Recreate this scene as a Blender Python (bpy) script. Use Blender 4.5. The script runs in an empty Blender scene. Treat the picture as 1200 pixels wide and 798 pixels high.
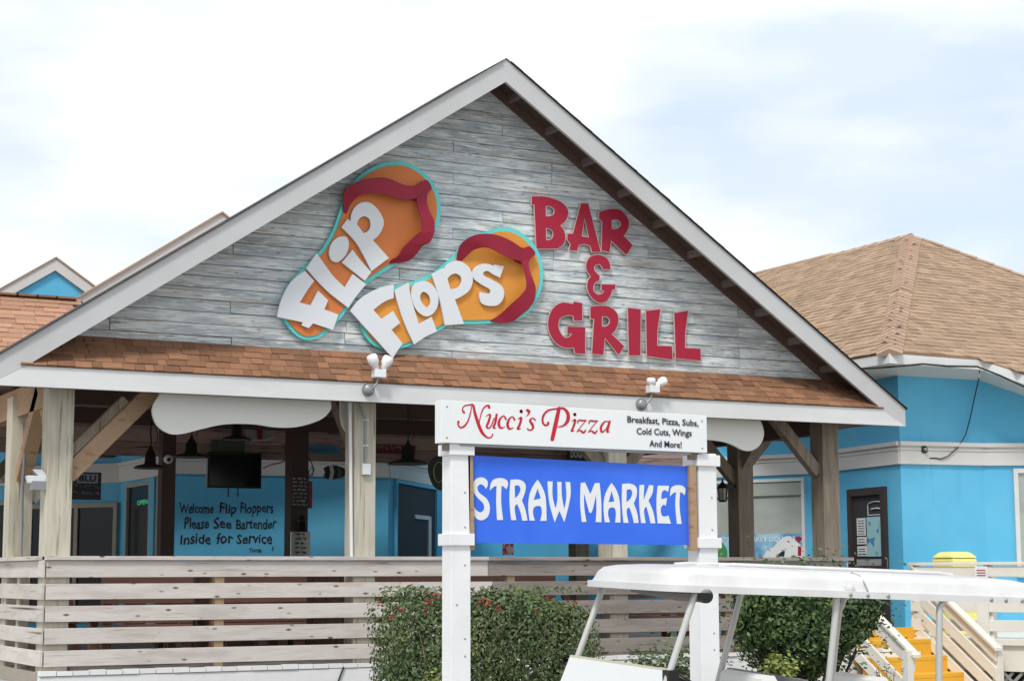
import bpy, math, random
import numpy as np
from mathutils import Vector, Matrix
from mathutils.geometry import tessellate_polygon
random.seed(7)
S = bpy.context.scene
COL = S.collection
# ------------------------------------------------------------------ camera
FPX, YAW, PITCH, ROLL = 2113.0, 0.4894, 0.1293, -0.0035
CAM = np.array([-8.5805, -16.256, 2.05]); EYE = 2.05
_c, _s = math.cos(YAW), math.sin(YAW)
_r = np.array([_c, -_s, 0.]); FW = np.array([_s, _c, 0.]); _up = np.array([0, 0, 1.])
CF = FW*math.cos(PITCH)+_up*math.sin(PITCH); _U = -FW*math.sin(PITCH)+_up*math.cos(PITCH)
CR = _r*math.cos(ROLL)+_U*math.sin(ROLL); CU = -_r*math.sin(ROLL)+_U*math.cos(ROLL)
cd = bpy.data.cameras.new('camera'); cam = bpy.data.objects.new('camera', cd); COL.objects.link(cam)
cd.sensor_width = 36; cd.lens = 36*FPX/1200; cd.clip_end = 2000; cd.clip_start = .1
cam.matrix_world = Matrix(((CR[0], CU[0], -CF[0], CAM[0]), (CR[1], CU[1], -CF[1], CAM[1]), (CR[2], CU[2], -CF[2], CAM[2]), (0, 0, 0, 1)))
S.camera = cam
# ------------------------------------------------------------------ world: bright broken cloud over a pale sky
SUN_EL, SUN_AZ = math.radians(52), math.radians(226)     # azimuth clockwise from +Y
W = bpy.data.worlds.new("World"); S.world = W; W.use_nodes = True
n = W.node_tree.nodes; l = W.node_tree.links; n.clear()
out = n.new('ShaderNodeOutputWorld'); bg = n.new('ShaderNodeBackground'); bgc = n.new('ShaderNodeBackground'); mixs = n.new('ShaderNodeMixShader')
sky = n.new('ShaderNodeTexSky'); sky.sky_type = 'NISHITA'; sky.sun_disc = False; sky.sun_elevation = SUN_EL; sky.sun_rotation = SUN_AZ
l.new(sky.outputs[0], bg.inputs[0]); bg.inputs[1].default_value = 0.12
tc = n.new('ShaderNodeTexCoord'); mp = n.new('ShaderNodeMapping'); mp.inputs['Scale'].default_value = (1.5, 1.5, 4.2); mp.inputs['Location'].default_value = (8.2, .4, 5.5)
nz = n.new('ShaderNodeTexNoise'); nz.inputs['Scale'].default_value = 1.7; nz.inputs['Detail'].default_value = 6; nz.inputs['Roughness'].default_value = .52
rp = n.new('ShaderNodeValToRGB'); rp.color_ramp.elements[0].position = .36; rp.color_ramp.elements[0].color = (.66, .66, .66, 1)
rp.color_ramp.elements[1].position = .56; rp.color_ramp.elements[1].color = (1, 1, 1, 1)
l.new(tc.outputs['Generated'], mp.inputs[0]); l.new(mp.outputs[0], nz.inputs[0]); l.new(nz.outputs[0], rp.inputs[0])
nz2 = n.new('ShaderNodeTexNoise'); nz2.inputs['Scale'].default_value = 2.1; nz2.inputs['Detail'].default_value = 5
rp2 = n.new('ShaderNodeValToRGB'); rp2.color_ramp.elements[0].position = .39; rp2.color_ramp.elements[0].color = (.70, .79, .89, 1)
rp2.color_ramp.elements[1].position = .56; rp2.color_ramp.elements[1].color = (1.0, 1.0, 1.0, 1)
l.new(mp.outputs[0], nz2.inputs[0]); l.new(nz2.outputs[0], rp2.inputs[0]); l.new(rp2.outputs[0], bgc.inputs[0]); bgc.inputs[1].default_value = .84
l.new(rp.outputs[0], mixs.inputs[0]); l.new(bg.outputs[0], mixs.inputs[1]); l.new(bgc.outputs[0], mixs.inputs[2]); l.new(mixs.outputs[0], out.inputs[0])
# ------------------------------------------------------------------ sun behind thin cloud
sl = bpy.data.lights.new('sun', 'SUN'); sl.energy = 1.9; sl.angle = math.radians(12); sl.color = (1, .96, .9)
so = bpy.data.objects.new('sun', sl); COL.objects.link(so)
sd = Vector((math.sin(SUN_AZ)*math.cos(SUN_EL), math.cos(SUN_AZ)*math.cos(SUN_EL), math.sin(SUN_EL)))
so.rotation_euler = sd.to_track_quat('Z', 'Y').to_euler(); so.location = (0, -30, 40)
S.view_settings.view_transform = 'Standard'; S.view_settings.look = 'None'; S.view_settings.exposure = 0.46; S.view_settings.gamma = 1
S.cycles.use_denoising = True; S.cycles.max_bounces = 8; S.cycles.diffuse_bounces = 5
S.render.engine = 'CYCLES'

# ------------------------------------------------------------------ geometry from sight lines (design aid: real planes, real depths)
def ray(x, y): return CF+CR*(x-600)/FPX-CU*(y-399)/FPX
def atY(x, y, Y): d = ray(x, y); return Vector(CAM+d*((Y-CAM[1])/d[1]))
def atX(x, y, X): d = ray(x, y); return Vector(CAM+d*((X-CAM[0])/d[0]))
def atD(x, y, D): d = ray(x, y); return Vector(CAM+d*(D/(d@FW)))
def atW(x, y, A, B):                       # on the vertical plane through plan points A, B
    nx, ny = B[1]-A[1], A[0]-B[0]; d = ray(x, y)
    t = (nx*(A[0]-CAM[0])+ny*(A[1]-CAM[1]))/(nx*d[0]+ny*d[1]); return Vector(CAM+d*t)

# ------------------------------------------------------------------ objects
WM = {}
def setp(o, label=None, cat=None, group=None, kind=None):
    if label: o['label'] = label
    if cat: o['category'] = cat
    if group: o['group'] = group
    if kind: o['kind'] = kind
    return o
def adopt(o, parent):
    if parent is not None:
        o.parent = parent; o.matrix_parent_inverse = WM[parent.name].inverted()
def thing(name, label, cat, loc=(0, 0, 0), group=None):
    o = bpy.data.objects.new(name, None); COL.objects.link(o); o.location = loc; o.empty_display_size = .2
    WM[o.name] = Matrix.Translation(loc)
    return setp(o, label, cat, group)
def place(name, mesh, M, parent=None):
    o = bpy.data.objects.new(name, mesh); COL.objects.link(o); o.matrix_basis = M; WM[o.name] = M.copy(); adopt(o, parent); return o
def dup(o, parent, off):
    c = o.copy(); COL.objects.link(c)
    if parent is None:
        c.location = o.location+Vector(off); WM[c.name] = Matrix.Translation(c.location)
    else:
        c.parent = parent; WM[c.name] = Matrix.Identity(4)
    for ch in list(o.children): dup(ch, c, off)
    return c
class MB:
    def __init__(s): s.v = []; s.f = []; s.m = []; s.sm = []
    def add(s, vs, fs, mi=0, smooth=False):
        b = len(s.v); s.v += [tuple(v) for v in vs]; s.f += [tuple(b+i for i in f) for f in fs]; s.m += [mi]*len(fs); s.sm += [smooth]*len(fs); return s
    def hexa(s, p, mi=0):                  # 4 bottom, 4 top, both counter-clockwise from above
        return s.add(p, [(3, 2, 1, 0), (4, 5, 6, 7), (0, 1, 5, 4), (1, 2, 6, 5), (2, 3, 7, 6), (3, 0, 4, 7)], mi)
    def box(s, x0, x1, y0, y1, z0, z1, mi=0):
        return s.hexa([(x0, y0, z0), (x1, y0, z0), (x1, y1, z0), (x0, y1, z0), (x0, y0, z1), (x1, y0, z1), (x1, y1, z1), (x0, y1, z1)], mi)
    def obox(s, c, u, v, w, mi=0):         # oriented: centre, half vectors
        c, u, v, w = map(Vector, (c, u, v, w))
        return s.hexa([c-u-v-w, c+u-v-w, c+u+v-w, c-u+v-w, c-u-v+w, c+u-v+w, c+u+v+w, c-u+v+w], mi)
    def bar(s, a, b, w, h, up=(0, 0, 1), mi=0):
        a, b, up = Vector(a), Vector(b), Vector(up); d = (b-a).normalized(); sd_ = d.cross(up).normalized(); u = sd_.cross(d)
        return s.obox((a+b)/2, (b-a)/2, -sd_*w/2, u*h/2, mi)
    def prism(s, polys, dirv, mi=0, mside=None, front=True):   # polys: [outer, hole, ...] 3D lists; extruded by dirv (back), front at polys
        dirv = Vector(dirv); polys = [[Vector(p) for p in q] for q in polys]
        tr = tessellate_polygon(polys); flat = [p for q in polys for p in q]; N = len(flat)
        fs = []
        for t in tr:
            a, b, c = (flat[i] for i in t)
            if (b-a).cross(c-a).dot(dirv) > 0: t = (t[0], t[2], t[1])
            fs.append(tuple(t))
        s.add(flat, fs, mi)
        s.add([p+dirv for p in flat], [tuple(reversed(t)) for t in fs], mi)
        b = 0
        for q in polys:
            k = len(q); area = Vector((0, 0, 0))
            for i in range(k): area += q[i].cross(q[(i+1) % k])
            fl = (area.dot(dirv) > 0) ^ (b > 0)
            vs = q+[p+dirv for p in q]; ff = []
            for i in range(k):
                j = (i+1) % k
                ff.append((i, j, k+j, k+i) if fl else (j, i, k+i, k+j))
            s.add(vs, ff, mi if mside is None else mside); b += k
        return s
    def tube(s, pts, r, n_=8, mi=0, caps=True):
        pts = [Vector(p) for p in pts]; rings = []; m = len(pts)
        rr = r if isinstance(r, (list, tuple)) else [r]*m
        t0 = (pts[1]-pts[0]).normalized(); a = Vector((0, 0, 1)) if abs(t0.z) < .9 else Vector((1, 0, 0)); nrm = (a-t0*a.dot(t0)).normalized()
        vs = []
        for i in range(m):
            t = (pts[min(i+1, m-1)]-pts[max(i-1, 0)]).normalized(); nrm = (nrm-t*nrm.dot(t)).normalized(); bn = t.cross(nrm)
            for k in range(n_):
                an = 2*math.pi*k/n_; vs.append(pts[i]+(nrm*math.cos(an)+bn*math.sin(an))*rr[i])
        fs = [(i*n_+k, i*n_+(k+1) % n_, (i+1)*n_+(k+1) % n_, (i+1)*n_+k) for i in range(m-1) for k in range(n_)]
        s.add(vs, fs, mi, True)
        if caps: s.add(vs[:n_], [tuple(reversed(range(n_)))], mi); s.add(vs[-n_:], [tuple(range(n_))], mi)
        return s
    def lathe(s, c, prof, n_=20, mi=0, axis=None):   # prof: (radius, height) pairs about axis
        c = Vector(c); ax = Vector((0, 0, 1) if axis is None else axis).normalized(); a = Vector((1, 0, 0)) if abs(ax.x) < .9 else Vector((0, 1, 0))
        u = (a-ax*a.dot(ax)).normalized(); v = ax.cross(u)
        vs = [c+ax*h+(u*math.cos(2*math.pi*k/n_)+v*math.sin(2*math.pi*k/n_))*max(r_, 1e-4) for r_, h in prof for k in range(n_)]
        fs = [(i*n_+k, i*n_+(k+1) % n_, (i+1)*n_+(k+1) % n_, (i+1)*n_+k) for i in range(len(prof)-1) for k in range(n_)]
        return s.add(vs, fs, mi, True)
    def build(s, name, mats, parent=None, bevel=0, kind=None, label=None):
        me = bpy.data.meshes.new(name); me.from_pydata(s.v, [], s.f)
        if not isinstance(mats, (list, tuple)): mats = [mats]
        for m in mats: me.materials.append(m)
        me.polygons.foreach_set('material_index', s.m); me.polygons.foreach_set('use_smooth', s.sm); me.update()
        o = place(name, me, Matrix.Identity(4), parent)
        if bevel:
            b = o.modifiers.new('bevel', 'BEVEL'); b.width = bevel; b.segments = 2; b.limit_method = 'ANGLE'; b.angle_limit = .7
        return setp(o, label, None, None, kind)

# ------------------------------------------------------------------ materials
def mat(name, col, rough=.7, var=.12, scale=3., stretch=(1, 1, 1), col2=None, c2pos=(.45, .65), bump=.0, bscale=30., spec=.3, metal=0, rnd=0., island=0., detail=5., hue=None, streak=None, knots=None, alpha=1, trans=0, coat=0):
    m = bpy.data.materials.new(name); m.use_nodes = True; N = m.node_tree.nodes; L = m.node_tree.links
    b = N['Principled BSDF']; b.inputs['Roughness'].default_value = rough; b.inputs['Metallic'].default_value = metal
    b.inputs['Specular IOR Level'].default_value = spec; b.inputs['Coat Weight'].default_value = coat
    b.inputs['Transmission Weight'].default_value = trans
    g = N.new('ShaderNodeNewGeometry'); mpn = N.new('ShaderNodeMapping'); mpn.inputs['Scale'].default_value = stretch
    oi = N.new('ShaderNodeObjectInfo'); ad = N.new('ShaderNodeVectorMath'); ad.operation = 'MULTIPLY_ADD'
    cmb = N.new('ShaderNodeCombineXYZ')
    for i in range(3): L.new(oi.outputs['Random'], cmb.inputs[i])
    ad.inputs[1].default_value = (37, 53, 29) if rnd or hue else (0, 0, 0)
    L.new(cmb.outputs[0], ad.inputs[0]); L.new(g.outputs['Position'], ad.inputs[2]); L.new(ad.outputs[0], mpn.inputs[0])
    def noise(sc, det=detail, src=mpn.outputs[0], rg=.55):
        t = N.new('ShaderNodeTexNoise'); t.inputs['Scale'].default_value = sc; t.inputs['Detail'].default_value = det; t.inputs['Roughness'].default_value = rg
        L.new(src, t.inputs[0]); return t.outputs[0]
    def mathn(op, a, bb):
        t = N.new('ShaderNodeMath'); t.operation = op
        for i, q in enumerate((a, bb)):
            if isinstance(q, (int, float)): t.inputs[i].default_value = q
            else: L.new(q, t.inputs[i])
        return t.outputs[0]
    def mix(fac, a, bb):
        t = N.new('ShaderNodeMix'); t.data_type = 'RGBA'
        if isinstance(fac, float): t.inputs[0].default_value = fac
        else: L.new(fac, t.inputs[0])
        for i, q in ((6, a), (7, bb)):
            if isinstance(q, tuple): t.inputs[i].default_value = (*q, 1)
            else: L.new(q, t.inputs[i])
        return t.outputs[2]
    def ramp(src, p0, p1):
        t = N.new('ShaderNodeMapRange'); t.inputs[1].default_value = p0; t.inputs[2].default_value = p1; L.new(src, t.inputs[0]); return t.outputs[0]
    c = tuple(col)
    if col2: c = mix(ramp(noise(scale), *c2pos), tuple(col), tuple(col2))
    if streak:                              # (colour, stretch, scale, p0, p1)
        m2 = N.new('ShaderNodeMapping'); m2.inputs['Scale'].default_value = streak[1]; L.new(ad.outputs[0], m2.inputs[0])
        c = mix(ramp(noise(streak[2], 4, m2.outputs[0], .6), streak[3], streak[4]), c, tuple(streak[0]))
    if knots:                               # (colour, scale, radius)
        m3 = N.new('ShaderNodeMapping'); m3.inputs['Scale'].default_value = knots[3]; L.new(ad.outputs[0], m3.inputs[0])
        v = N.new('ShaderNodeTexVoronoi'); v.inputs['Scale'].default_value = knots[1]; L.new(m3.outputs[0], v.inputs[0])
        c = mix(ramp(v.outputs['Distance'], knots[2], knots[2]*.35), c, tuple(knots[0]))
    val = mathn('MULTIPLY_ADD', noise(scale*2.3), var*2); N[val.node.name].inputs[2].default_value = 1-var
    if rnd:
        r_ = mathn('MULTIPLY_ADD', oi.outputs['Random'], 2*rnd); r_.node.inputs[2].default_value = 1-rnd; val = mathn('MULTIPLY', val, r_)
    if island:
        r_ = mathn('MULTIPLY_ADD', g.outputs['Random Per Island'], 2*island); r_.node.inputs[2].default_value = 1-island; val = mathn('MULTIPLY', val, r_)
    sc_ = N.new('ShaderNodeVectorMath'); sc_.operation = 'SCALE'
    if isinstance(c, tuple): sc_.inputs[0].default_value = c
    else: L.new(c, sc_.inputs[0])
    L.new(val, sc_.inputs[3]); L.new(sc_.outputs[0], b.inputs['Base Color'])
    if bump:
        bp = N.new('ShaderNodeBump'); bp.inputs['Strength'].default_value = min(1, bump); bp.inputs['Distance'].default_value = .004
        L.new(noise(bscale, 4), bp.inputs['Height']); L.new(bp.outputs[0], b.inputs['Normal'])
    return m
def emis(name, col, st):
    m = bpy.data.materials.new(name); m.use_nodes = True; b = m.node_tree.nodes['Principled BSDF']
    b.inputs['Base Color'].default_value = (*col, 1); b.inputs['Emission Color'].default_value = (*col, 1); b.inputs['Emission Strength'].default_value = st; return m
M = {}
M['plank'] = mat('weathered_siding', (.41, .46, .485), .85, .16, 1.6, (1.2, 1, 7), col2=(.60, .635, .635), c2pos=(.44, .58), rnd=.16,
                 streak=((.19, .205, .22), (1.6, 1, 34), 2.8, .56, .66), knots=((.14, .12, .10), 1.0, .10, (3, .2, 14)), bump=.9, bscale=9)
for nd_ in M['plank'].node_tree.nodes:
    if nd_.bl_idname == 'ShaderNodeBump': nd_.inputs['Distance'].default_value = .006; nd_.inputs['Strength'].default_value = 1.0
# a second family of white-washed streaks on the siding
def add_streaks(m, colr, stretch, scale, p0, p1):
    N = m.node_tree.nodes; L = m.node_tree.links; b = N['Principled BSDF']; lk = b.inputs['Base Color'].links[0]; src = lk.from_socket
    g = [x for x in N if x.bl_idname == 'ShaderNodeVectorMath' and x.operation == 'MULTIPLY_ADD'][0]
    mp_ = N.new('ShaderNodeMapping'); mp_.inputs['Scale'].default_value = stretch; mp_.inputs['Location'].default_value = (7, 3, 11); L.new(g.outputs[0], mp_.inputs[0])
    t = N.new('ShaderNodeTexNoise'); t.inputs['Scale'].default_value = scale; t.inputs['Detail'].default_value = 5; t.inputs['Roughness'].default_value = .65; L.new(mp_.outputs[0], t.inputs[0])
    r_ = N.new('ShaderNodeMapRange'); r_.inputs[1].default_value = p0; r_.inputs[2].default_value = p1; L.new(t.outputs[0], r_.inputs[0])
    mx = N.new('ShaderNodeMix'); mx.data_type = 'RGBA'; L.new(r_.outputs[0], mx.inputs[0]); L.new(src, mx.inputs[6]); mx.inputs[7].default_value = (*colr, 1); L.new(mx.outputs[2], b.inputs['Base Color'])
add_streaks(M['plank'], (.74, .75, .72), (2.2, 1, 30), 1.7, .55, .62)
add_streaks(M['plank'], (.43, .38, .31), (.9, 1, 9), 1.3, .56, .68)
add_streaks(M['plank'], (.20, .22, .24), (1.2, 1, 60), 2.2, .60, .66)
M['backing'] = mat('dark_sheathing', (.06, .055, .05), .9)
M['white'] = mat('white_trim_paint', (.62, .63, .63), .55, .05, 1.2, col2=(.56, .565, .56), bump=.1)
M['fascia'] = mat('fascia_paint', (.66, .67, .67), .5, .06, .8, (1, 1, 3), col2=(.60, .60, .60), streak=((.42, .42, .40), (.5, 1, 9), 2., .72, .82))
M['rake'] = mat('rake_board_paint', (.50, .505, .51), .5, .05, .9, col2=(.46, .46, .46))
M['postwhite'] = mat('post_white_paint', (.76, .77, .78), .5, .05, 2, col2=(.71, .72, .72), streak=((.60, .60, .57), (14, 14, 1.1), 1.6, .66, .78), bump=.4, bscale=25)
M['seriewhite'] = mat('cream_railing_paint', (.72, .70, .64), .55, .07, 3, (1, 1, 3))
M['shingle'] = mat('brown_shingle', (.25, .128, .072), .95, .22, 9, rnd=.26, bump=1, bscale=160, hue=1)
M['shingle_old'] = mat('tan_shingle', (.345, .24, .16), .95, .14, 1.2, island=.17, streak=((.27, .19, .13), (1.2, 1.2, .6), 1.1, .58, .74), bump=1, bscale=160)
M['shingle_sunlit'] = mat('sunlit_brown_shingle', (.40, .225, .145), .95, .2, 9, rnd=.16, bump=1, bscale=160, hue=1)  # lighter copy of the brown shingle, sunlight put into its colour
M['ridge_shingle'] = mat('ridge_shingle', (.40, .275, .20), .95, .12, 5, rnd=.09, bump=1, bscale=160)
M['eaveshingle'] = mat('dark_shingle_edge', (.05, .045, .045), .95)
M['darkwood'] = mat('dark_stained_boards', (.42, .30, .265), .8, .25, 2.5, (1, 1, 8), rnd=.22, hue=1, streak=((.13, .09, .08), (1, 1, 18), 2., .56, .7))
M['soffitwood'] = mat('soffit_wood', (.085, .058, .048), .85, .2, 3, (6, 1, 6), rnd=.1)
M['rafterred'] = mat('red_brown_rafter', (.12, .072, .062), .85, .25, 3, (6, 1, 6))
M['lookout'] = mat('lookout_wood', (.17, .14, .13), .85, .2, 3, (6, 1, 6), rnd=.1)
M['timber'] = mat('pale_treated_timber', (.54, .51, .42), .8, .1, 2, (9, 9, 1), col2=(.45, .42, .33), streak=((.24, .22, .15), (20, 20, .9), 1.8, .56, .70), knots=((.17, .12, .08), 1., .05, (3, 3, 1)), bump=.5, bscale=20)
M['timber_old'] = mat('weathered_brown_timber', (.235, .20, .155), .85, .14, 2, (9, 9, 1), col2=(.17, .14, .11), streak=((.10, .085, .07), (16, 16, .8), 1.6, .58, .72), bump=.5, bscale=20)
M['brace'] = mat('orange_brown_timber', (.37, .25, .155), .8, .15, 3, (5, 5, 5), streak=((.25, .14, .08), (3, 3, 12), 2., .56, .7))
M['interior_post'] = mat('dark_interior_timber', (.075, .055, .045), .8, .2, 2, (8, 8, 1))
M['railboard'] = mat('weathered_rail_board', (.60, .555, .52), .8, .1, 2, (1, 1, 6), col2=(.50, .455, .42), rnd=.10, hue=1, streak=((.22, .18, .155), (.8, .8, 26), 2.2, .62, .74), knots=((.09, .06, .045), 1., .17, (4.5, .2, 12)), bump=.6, bscale=12)
add_streaks(M['railboard'], (.42, .26, .17), (.7, .7, 5), 1.1, .62, .80)
add_streaks(M['railboard'], (.60, .585, .57), (.8, .8, 14), 1.7, .58, .70)
M['railgrey'] = mat('grey_rail_board', (.30, .26, .235), .8, .1, 2, (1, 1, 6), col2=(.24, .21, .19), rnd=.12, hue=1, streak=((.13, .105, .09), (.8, .8, 26), 2.2, .60, .72), knots=((.06, .045, .035), 1., .17, (4.5, .2, 12)), bump=.6, bscale=12)
add_streaks(M['railgrey'], (.40, .38, .36), (.8, .8, 14), 1.7, .58, .72)
M['brickwhite'] = mat('white_painted_brick', (.80, .80, .80), .6, .05, 5, rnd=.04, bump=.5, bscale=40)
M['joint'] = mat('grey_mortar_joint', (.35, .35, .34), .9)
M['blue'] = mat('sky_blue_paint', (.10, .435, .68), .6, .07, 1.1, col2=(.12, .465, .705), bump=.8, bscale=45, streak=((.085, .375, .60), (5, 5, .35), 1.3, .60, .8))
M['bluedark'] = mat('dull_blue_paint', (.05, .18, .30), .6, .08)
M['belt'] = mat('cream_band_paint', (.60, .585, .56), .55, .04, 2)
M['orange'] = mat('sandal_orange', (.62, .19, .05), .5, .05, 2.5)
M['orange2'] = mat('sandal_amber', (.68, .28, .045), .5, .05, 2.5)
M['turq'] = mat('sandal_turquoise', (.12, .62, .60), .5, .03)
M['strap'] = mat('strap_crimson', (.27, .008, .030), .5, .06, 2, spec=.35)
M['crimson'] = mat('letter_crimson', (.36, .014, .042), .6, .05, 4)
M['cream'] = mat('letter_edge_cream', (.50, .42, .37), .6)
M['signletter'] = mat('letter_white', (.66, .69, .72), .5, .02)
M['sheet'] = mat('sign_sheet_white', (.74, .76, .77), .4, .03, 1.5, col2=(.70, .72, .72), streak=((.62, .62, .58), (9, 9, .8), 1.4, .68, .8))
M['banner'] = mat('banner_blue', (.035, .14, .74), .5, .05, 1.2, col2=(.05, .17, .80))
M['bletter'] = mat('banner_letter', (.72, .74, .76), .5, .02)
M['scarlet'] = mat('script_red', (.50, .015, .03), .5, .02)
M['ink'] = mat('print_black', (.02, .025, .04), .6)
M['galv'] = mat('galvanised_metal', (.30, .31, .32), .45, .12, 30, metal=.6)
M['lampwhite'] = mat('white_lamp_glass', (.85, .85, .86), .25, .01)
M['black'] = mat('black_enamel', (.012, .012, .013), .35, .1)
M['blackm'] = mat('black_rubber', (.02, .02, .02), .7)
M['glassdark'] = mat('dark_window_glass', (.012, .014, .016), .12, .1, 2, spec=.22)
M['glassgreen'] = mat('pale_window_blind', (.36, .39, .35), .10, .08, 1.2, (1, 1, 3), col2=(.30, .33, .31), spec=.6)
M['cartwhite'] = mat('cart_gelcoat_white', (.62, .62, .62), .32, .05, 4, col2=(.56, .56, .55), streak=((.42, .42, .41), (3, 3, 3), 2.2, .70, .80), spec=.5, coat=.15)
M['cartgrey'] = mat('cart_pillar_metal', (.50, .50, .48), .4, .05, metal=.3)
M['vinyl'] = mat('seat_vinyl', (.76, .75, .72), .45, .04)
M['asphalt'] = mat('sandy_concrete', (.40, .385, .36), .9, .2, 8)
M['paving'] = mat('concrete_path', (.34, .33, .31), .9, .1, 3)
M['soil'] = mat('dark_mulch', (.06, .045, .035), .95, .3, 14)
M['deckwood'] = mat('deck_boards', (.40, .35, .30), .85, .2, 2, (1, 1, 6), rnd=.12)
M['tablewood'] = mat('red_brown_table_wood', (.26, .14, .105), .7, .2, 2, (1, 5, 5), rnd=.12)
M['yellow'] = mat('step_yellow', (.74, .42, .045), .5, .08, 3)
M['bin'] = mat('bin_yellow', (.80, .74, .24), .4, .04)
M['twig'] = mat('bark', (.085, .07, .05), .9, .2, 10)
def leafmat(name, c, c2):
    m = mat(name, c, .48, .25, 2.0, col2=c2, c2pos=(.40, .62), island=.55, spec=.35)
    return m
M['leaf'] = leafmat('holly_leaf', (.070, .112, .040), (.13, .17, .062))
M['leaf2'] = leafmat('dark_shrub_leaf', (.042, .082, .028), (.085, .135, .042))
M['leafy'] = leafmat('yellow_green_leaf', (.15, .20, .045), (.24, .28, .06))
M['berry'] = mat('red_berry', (.30, .022, .018), .35, .1)
# ------------------------------------------------------------------ outline helpers
def smooth_path(pts, k=5):
    """pts: (x, y) smooth or (x, y, 'c') corner; closed"""
    n_ = len(pts); P = [Vector((p[0], p[1])) for p in pts]; C_ = [len(p) > 2 for p in pts]; o = []
    for i in range(n_):
        j = (i+1) % n_; a, b = P[i], P[j]
        if C_[i] and C_[j]: o.append(a); continue
        ta = (b-P[i-1])*.5 if not C_[i] else None; tb = (P[(j+1) % n_]-a)*.5 if not C_[j] else None
        if ta is None: ta = (b-a)*1.5-tb*.5
        if tb is None: tb = (b-a)*1.5-ta*.5
        L_ = (b-a).length
        for t_ in (ta, tb):
            if t_.length > 1.4*L_: t_.length = 1.4*L_
        for q in range(k):
            t = q/k; o.append(a*(2*t**3-3*t*t+1)+ta*(t**3-2*t*t+t)+b*(-2*t**3+3*t*t)+tb*(t**3-t*t))
    return o
def offset(poly, d):
    n_ = len(poly); A = sum(poly[i].x*poly[(i+1) % n_].y-poly[(i+1) % n_].x*poly[i].y for i in range(n_)); sg = 1 if A > 0 else -1; o = []
    for i in range(n_):
        e1 = (poly[i]-poly[i-1]); e2 = (poly[(i+1) % n_]-poly[i])
        if e1.length < 1e-6 or e2.length < 1e-6: o.append(poly[i].copy()); continue
        e1.normalize(); e2.normalize(); n1 = Vector((e1.y, -e1.x)); n2 = Vector((e2.y, -e2.x)); m = n1+n2
        if m.length < .3: m = n1
        m.normalize(); o.append(poly[i]+m*sg*d/max(.5, m.dot(n1)))
    return o
def px(c, pts):                             # crop (ox, oy, scale) -> photo px
    ox, oy, s_ = c; return [(ox+p[0]/s_, oy+p[1]/s_)+tuple(p[2:]) for p in pts]
def onY(poly, Y): return [atY(p[0], p[1], Y) for p in poly]
def letter(name, polys, Y, th, m, parent, k=5, side=None, off=0):
    ps = [smooth_path(p, k) for p in polys]
    if off: ps = [offset(ps[0], off)]+[offset(h, -off) for h in ps[1:]]
    mb = MB().prism([onY(p, Y) for p in ps], (0, th, 0), 0, 1 if side else None)
    return mb.build(name, [m, side] if side else m, parent)
def text(name, s, P0, P1, h, m, parent, nrm=(0, -1, 0), shear=0, bold=0, up=None, ext=.002, jit=0):
    """one line of print, baseline from P0 to P1, capital height h"""
    cu = bpy.data.curves.new('t', 'FONT'); cu.body = s; cu.size = 1; cu.shear = shear; cu.offset = bold; cu.extrude = 0; cu.resolution_u = 2
    to = bpy.data.objects.new('t', cu); COL.objects.link(to); bpy.context.view_layer.update()
    me = bpy.data.meshes.new_from_object(to.evaluated_get(bpy.context.evaluated_depsgraph_get())); bpy.data.objects.remove(to); bpy.data.curves.remove(cu)
    xs = [v.co.x for v in me.vertices]; x0, x1 = min(xs), max(xs)
    P0, P1 = Vector(P0), Vector(P1); U_ = (P1-P0)/(x1-x0); N_ = Vector(nrm).normalized(); Vv = (Vector(up) if up else N_.cross(U_)).normalized()*h/.73
    me.transform(Matrix.Translation((-x0, 0, 0)))
    if jit:
        sd0 = random.random()*50
        for v in me.vertices:
            x, y = v.co.x, v.co.y
            v.co.x = x+jit*(math.sin(y*9+sd0+x*2)*.5+.4*math.sin(y*23+x*3)); v.co.y = y*(1+.10*math.sin(x*4.2+sd0))+jit*(1.2*math.sin(x*2.9+sd0)+.5*math.sin(x*11+y*7))
    Mx = Matrix(((U_.x, Vv.x, N_.x, P0.x), (U_.y, Vv.y, N_.y, P0.y), (U_.z, Vv.z, N_.z, P0.z), (0, 0, 0, 1)))
    me.transform(Mx); me.materials.clear(); me.materials.append(m); me.name = name
    return place(name, me, Matrix.Identity(4), parent)

# =================================================================== GROUND
g = MB().box(-400, 400, -200, 600, -.4, 0).build('ground', M['asphalt']); g['kind'] = 'structure'
b_ = MB().box(-5.6, 4.9, -3.6, .26, 0, .035).build('planting_bed', M['soil']); b_['kind'] = 'structure'
DZ = 1.19
dk = MB().box(-4.62, 4.72, .36, 14, DZ-.12, DZ); dk.box(4.7201, 12, 1.9, 14, DZ-.12, DZ-.001); dk = dk.build('deck_floor', M['deckwood']); dk['kind'] = 'structure'

# =================================================================== PAVILION
APEX, SL, HW = 7.408, .6642, 5.2155
ZF, ZT = 2.05+1.691, 2.05+1.876
GY, GZ = .5, 4.272
pav = thing('bar_pavilion', 'open timber bar pavilion with grey weathered plank gable and white trimmed roof', 'pavilion', (0, 3, 0))
ztop = lambda x, d=0: APEX-SL*abs(x)-d
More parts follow.
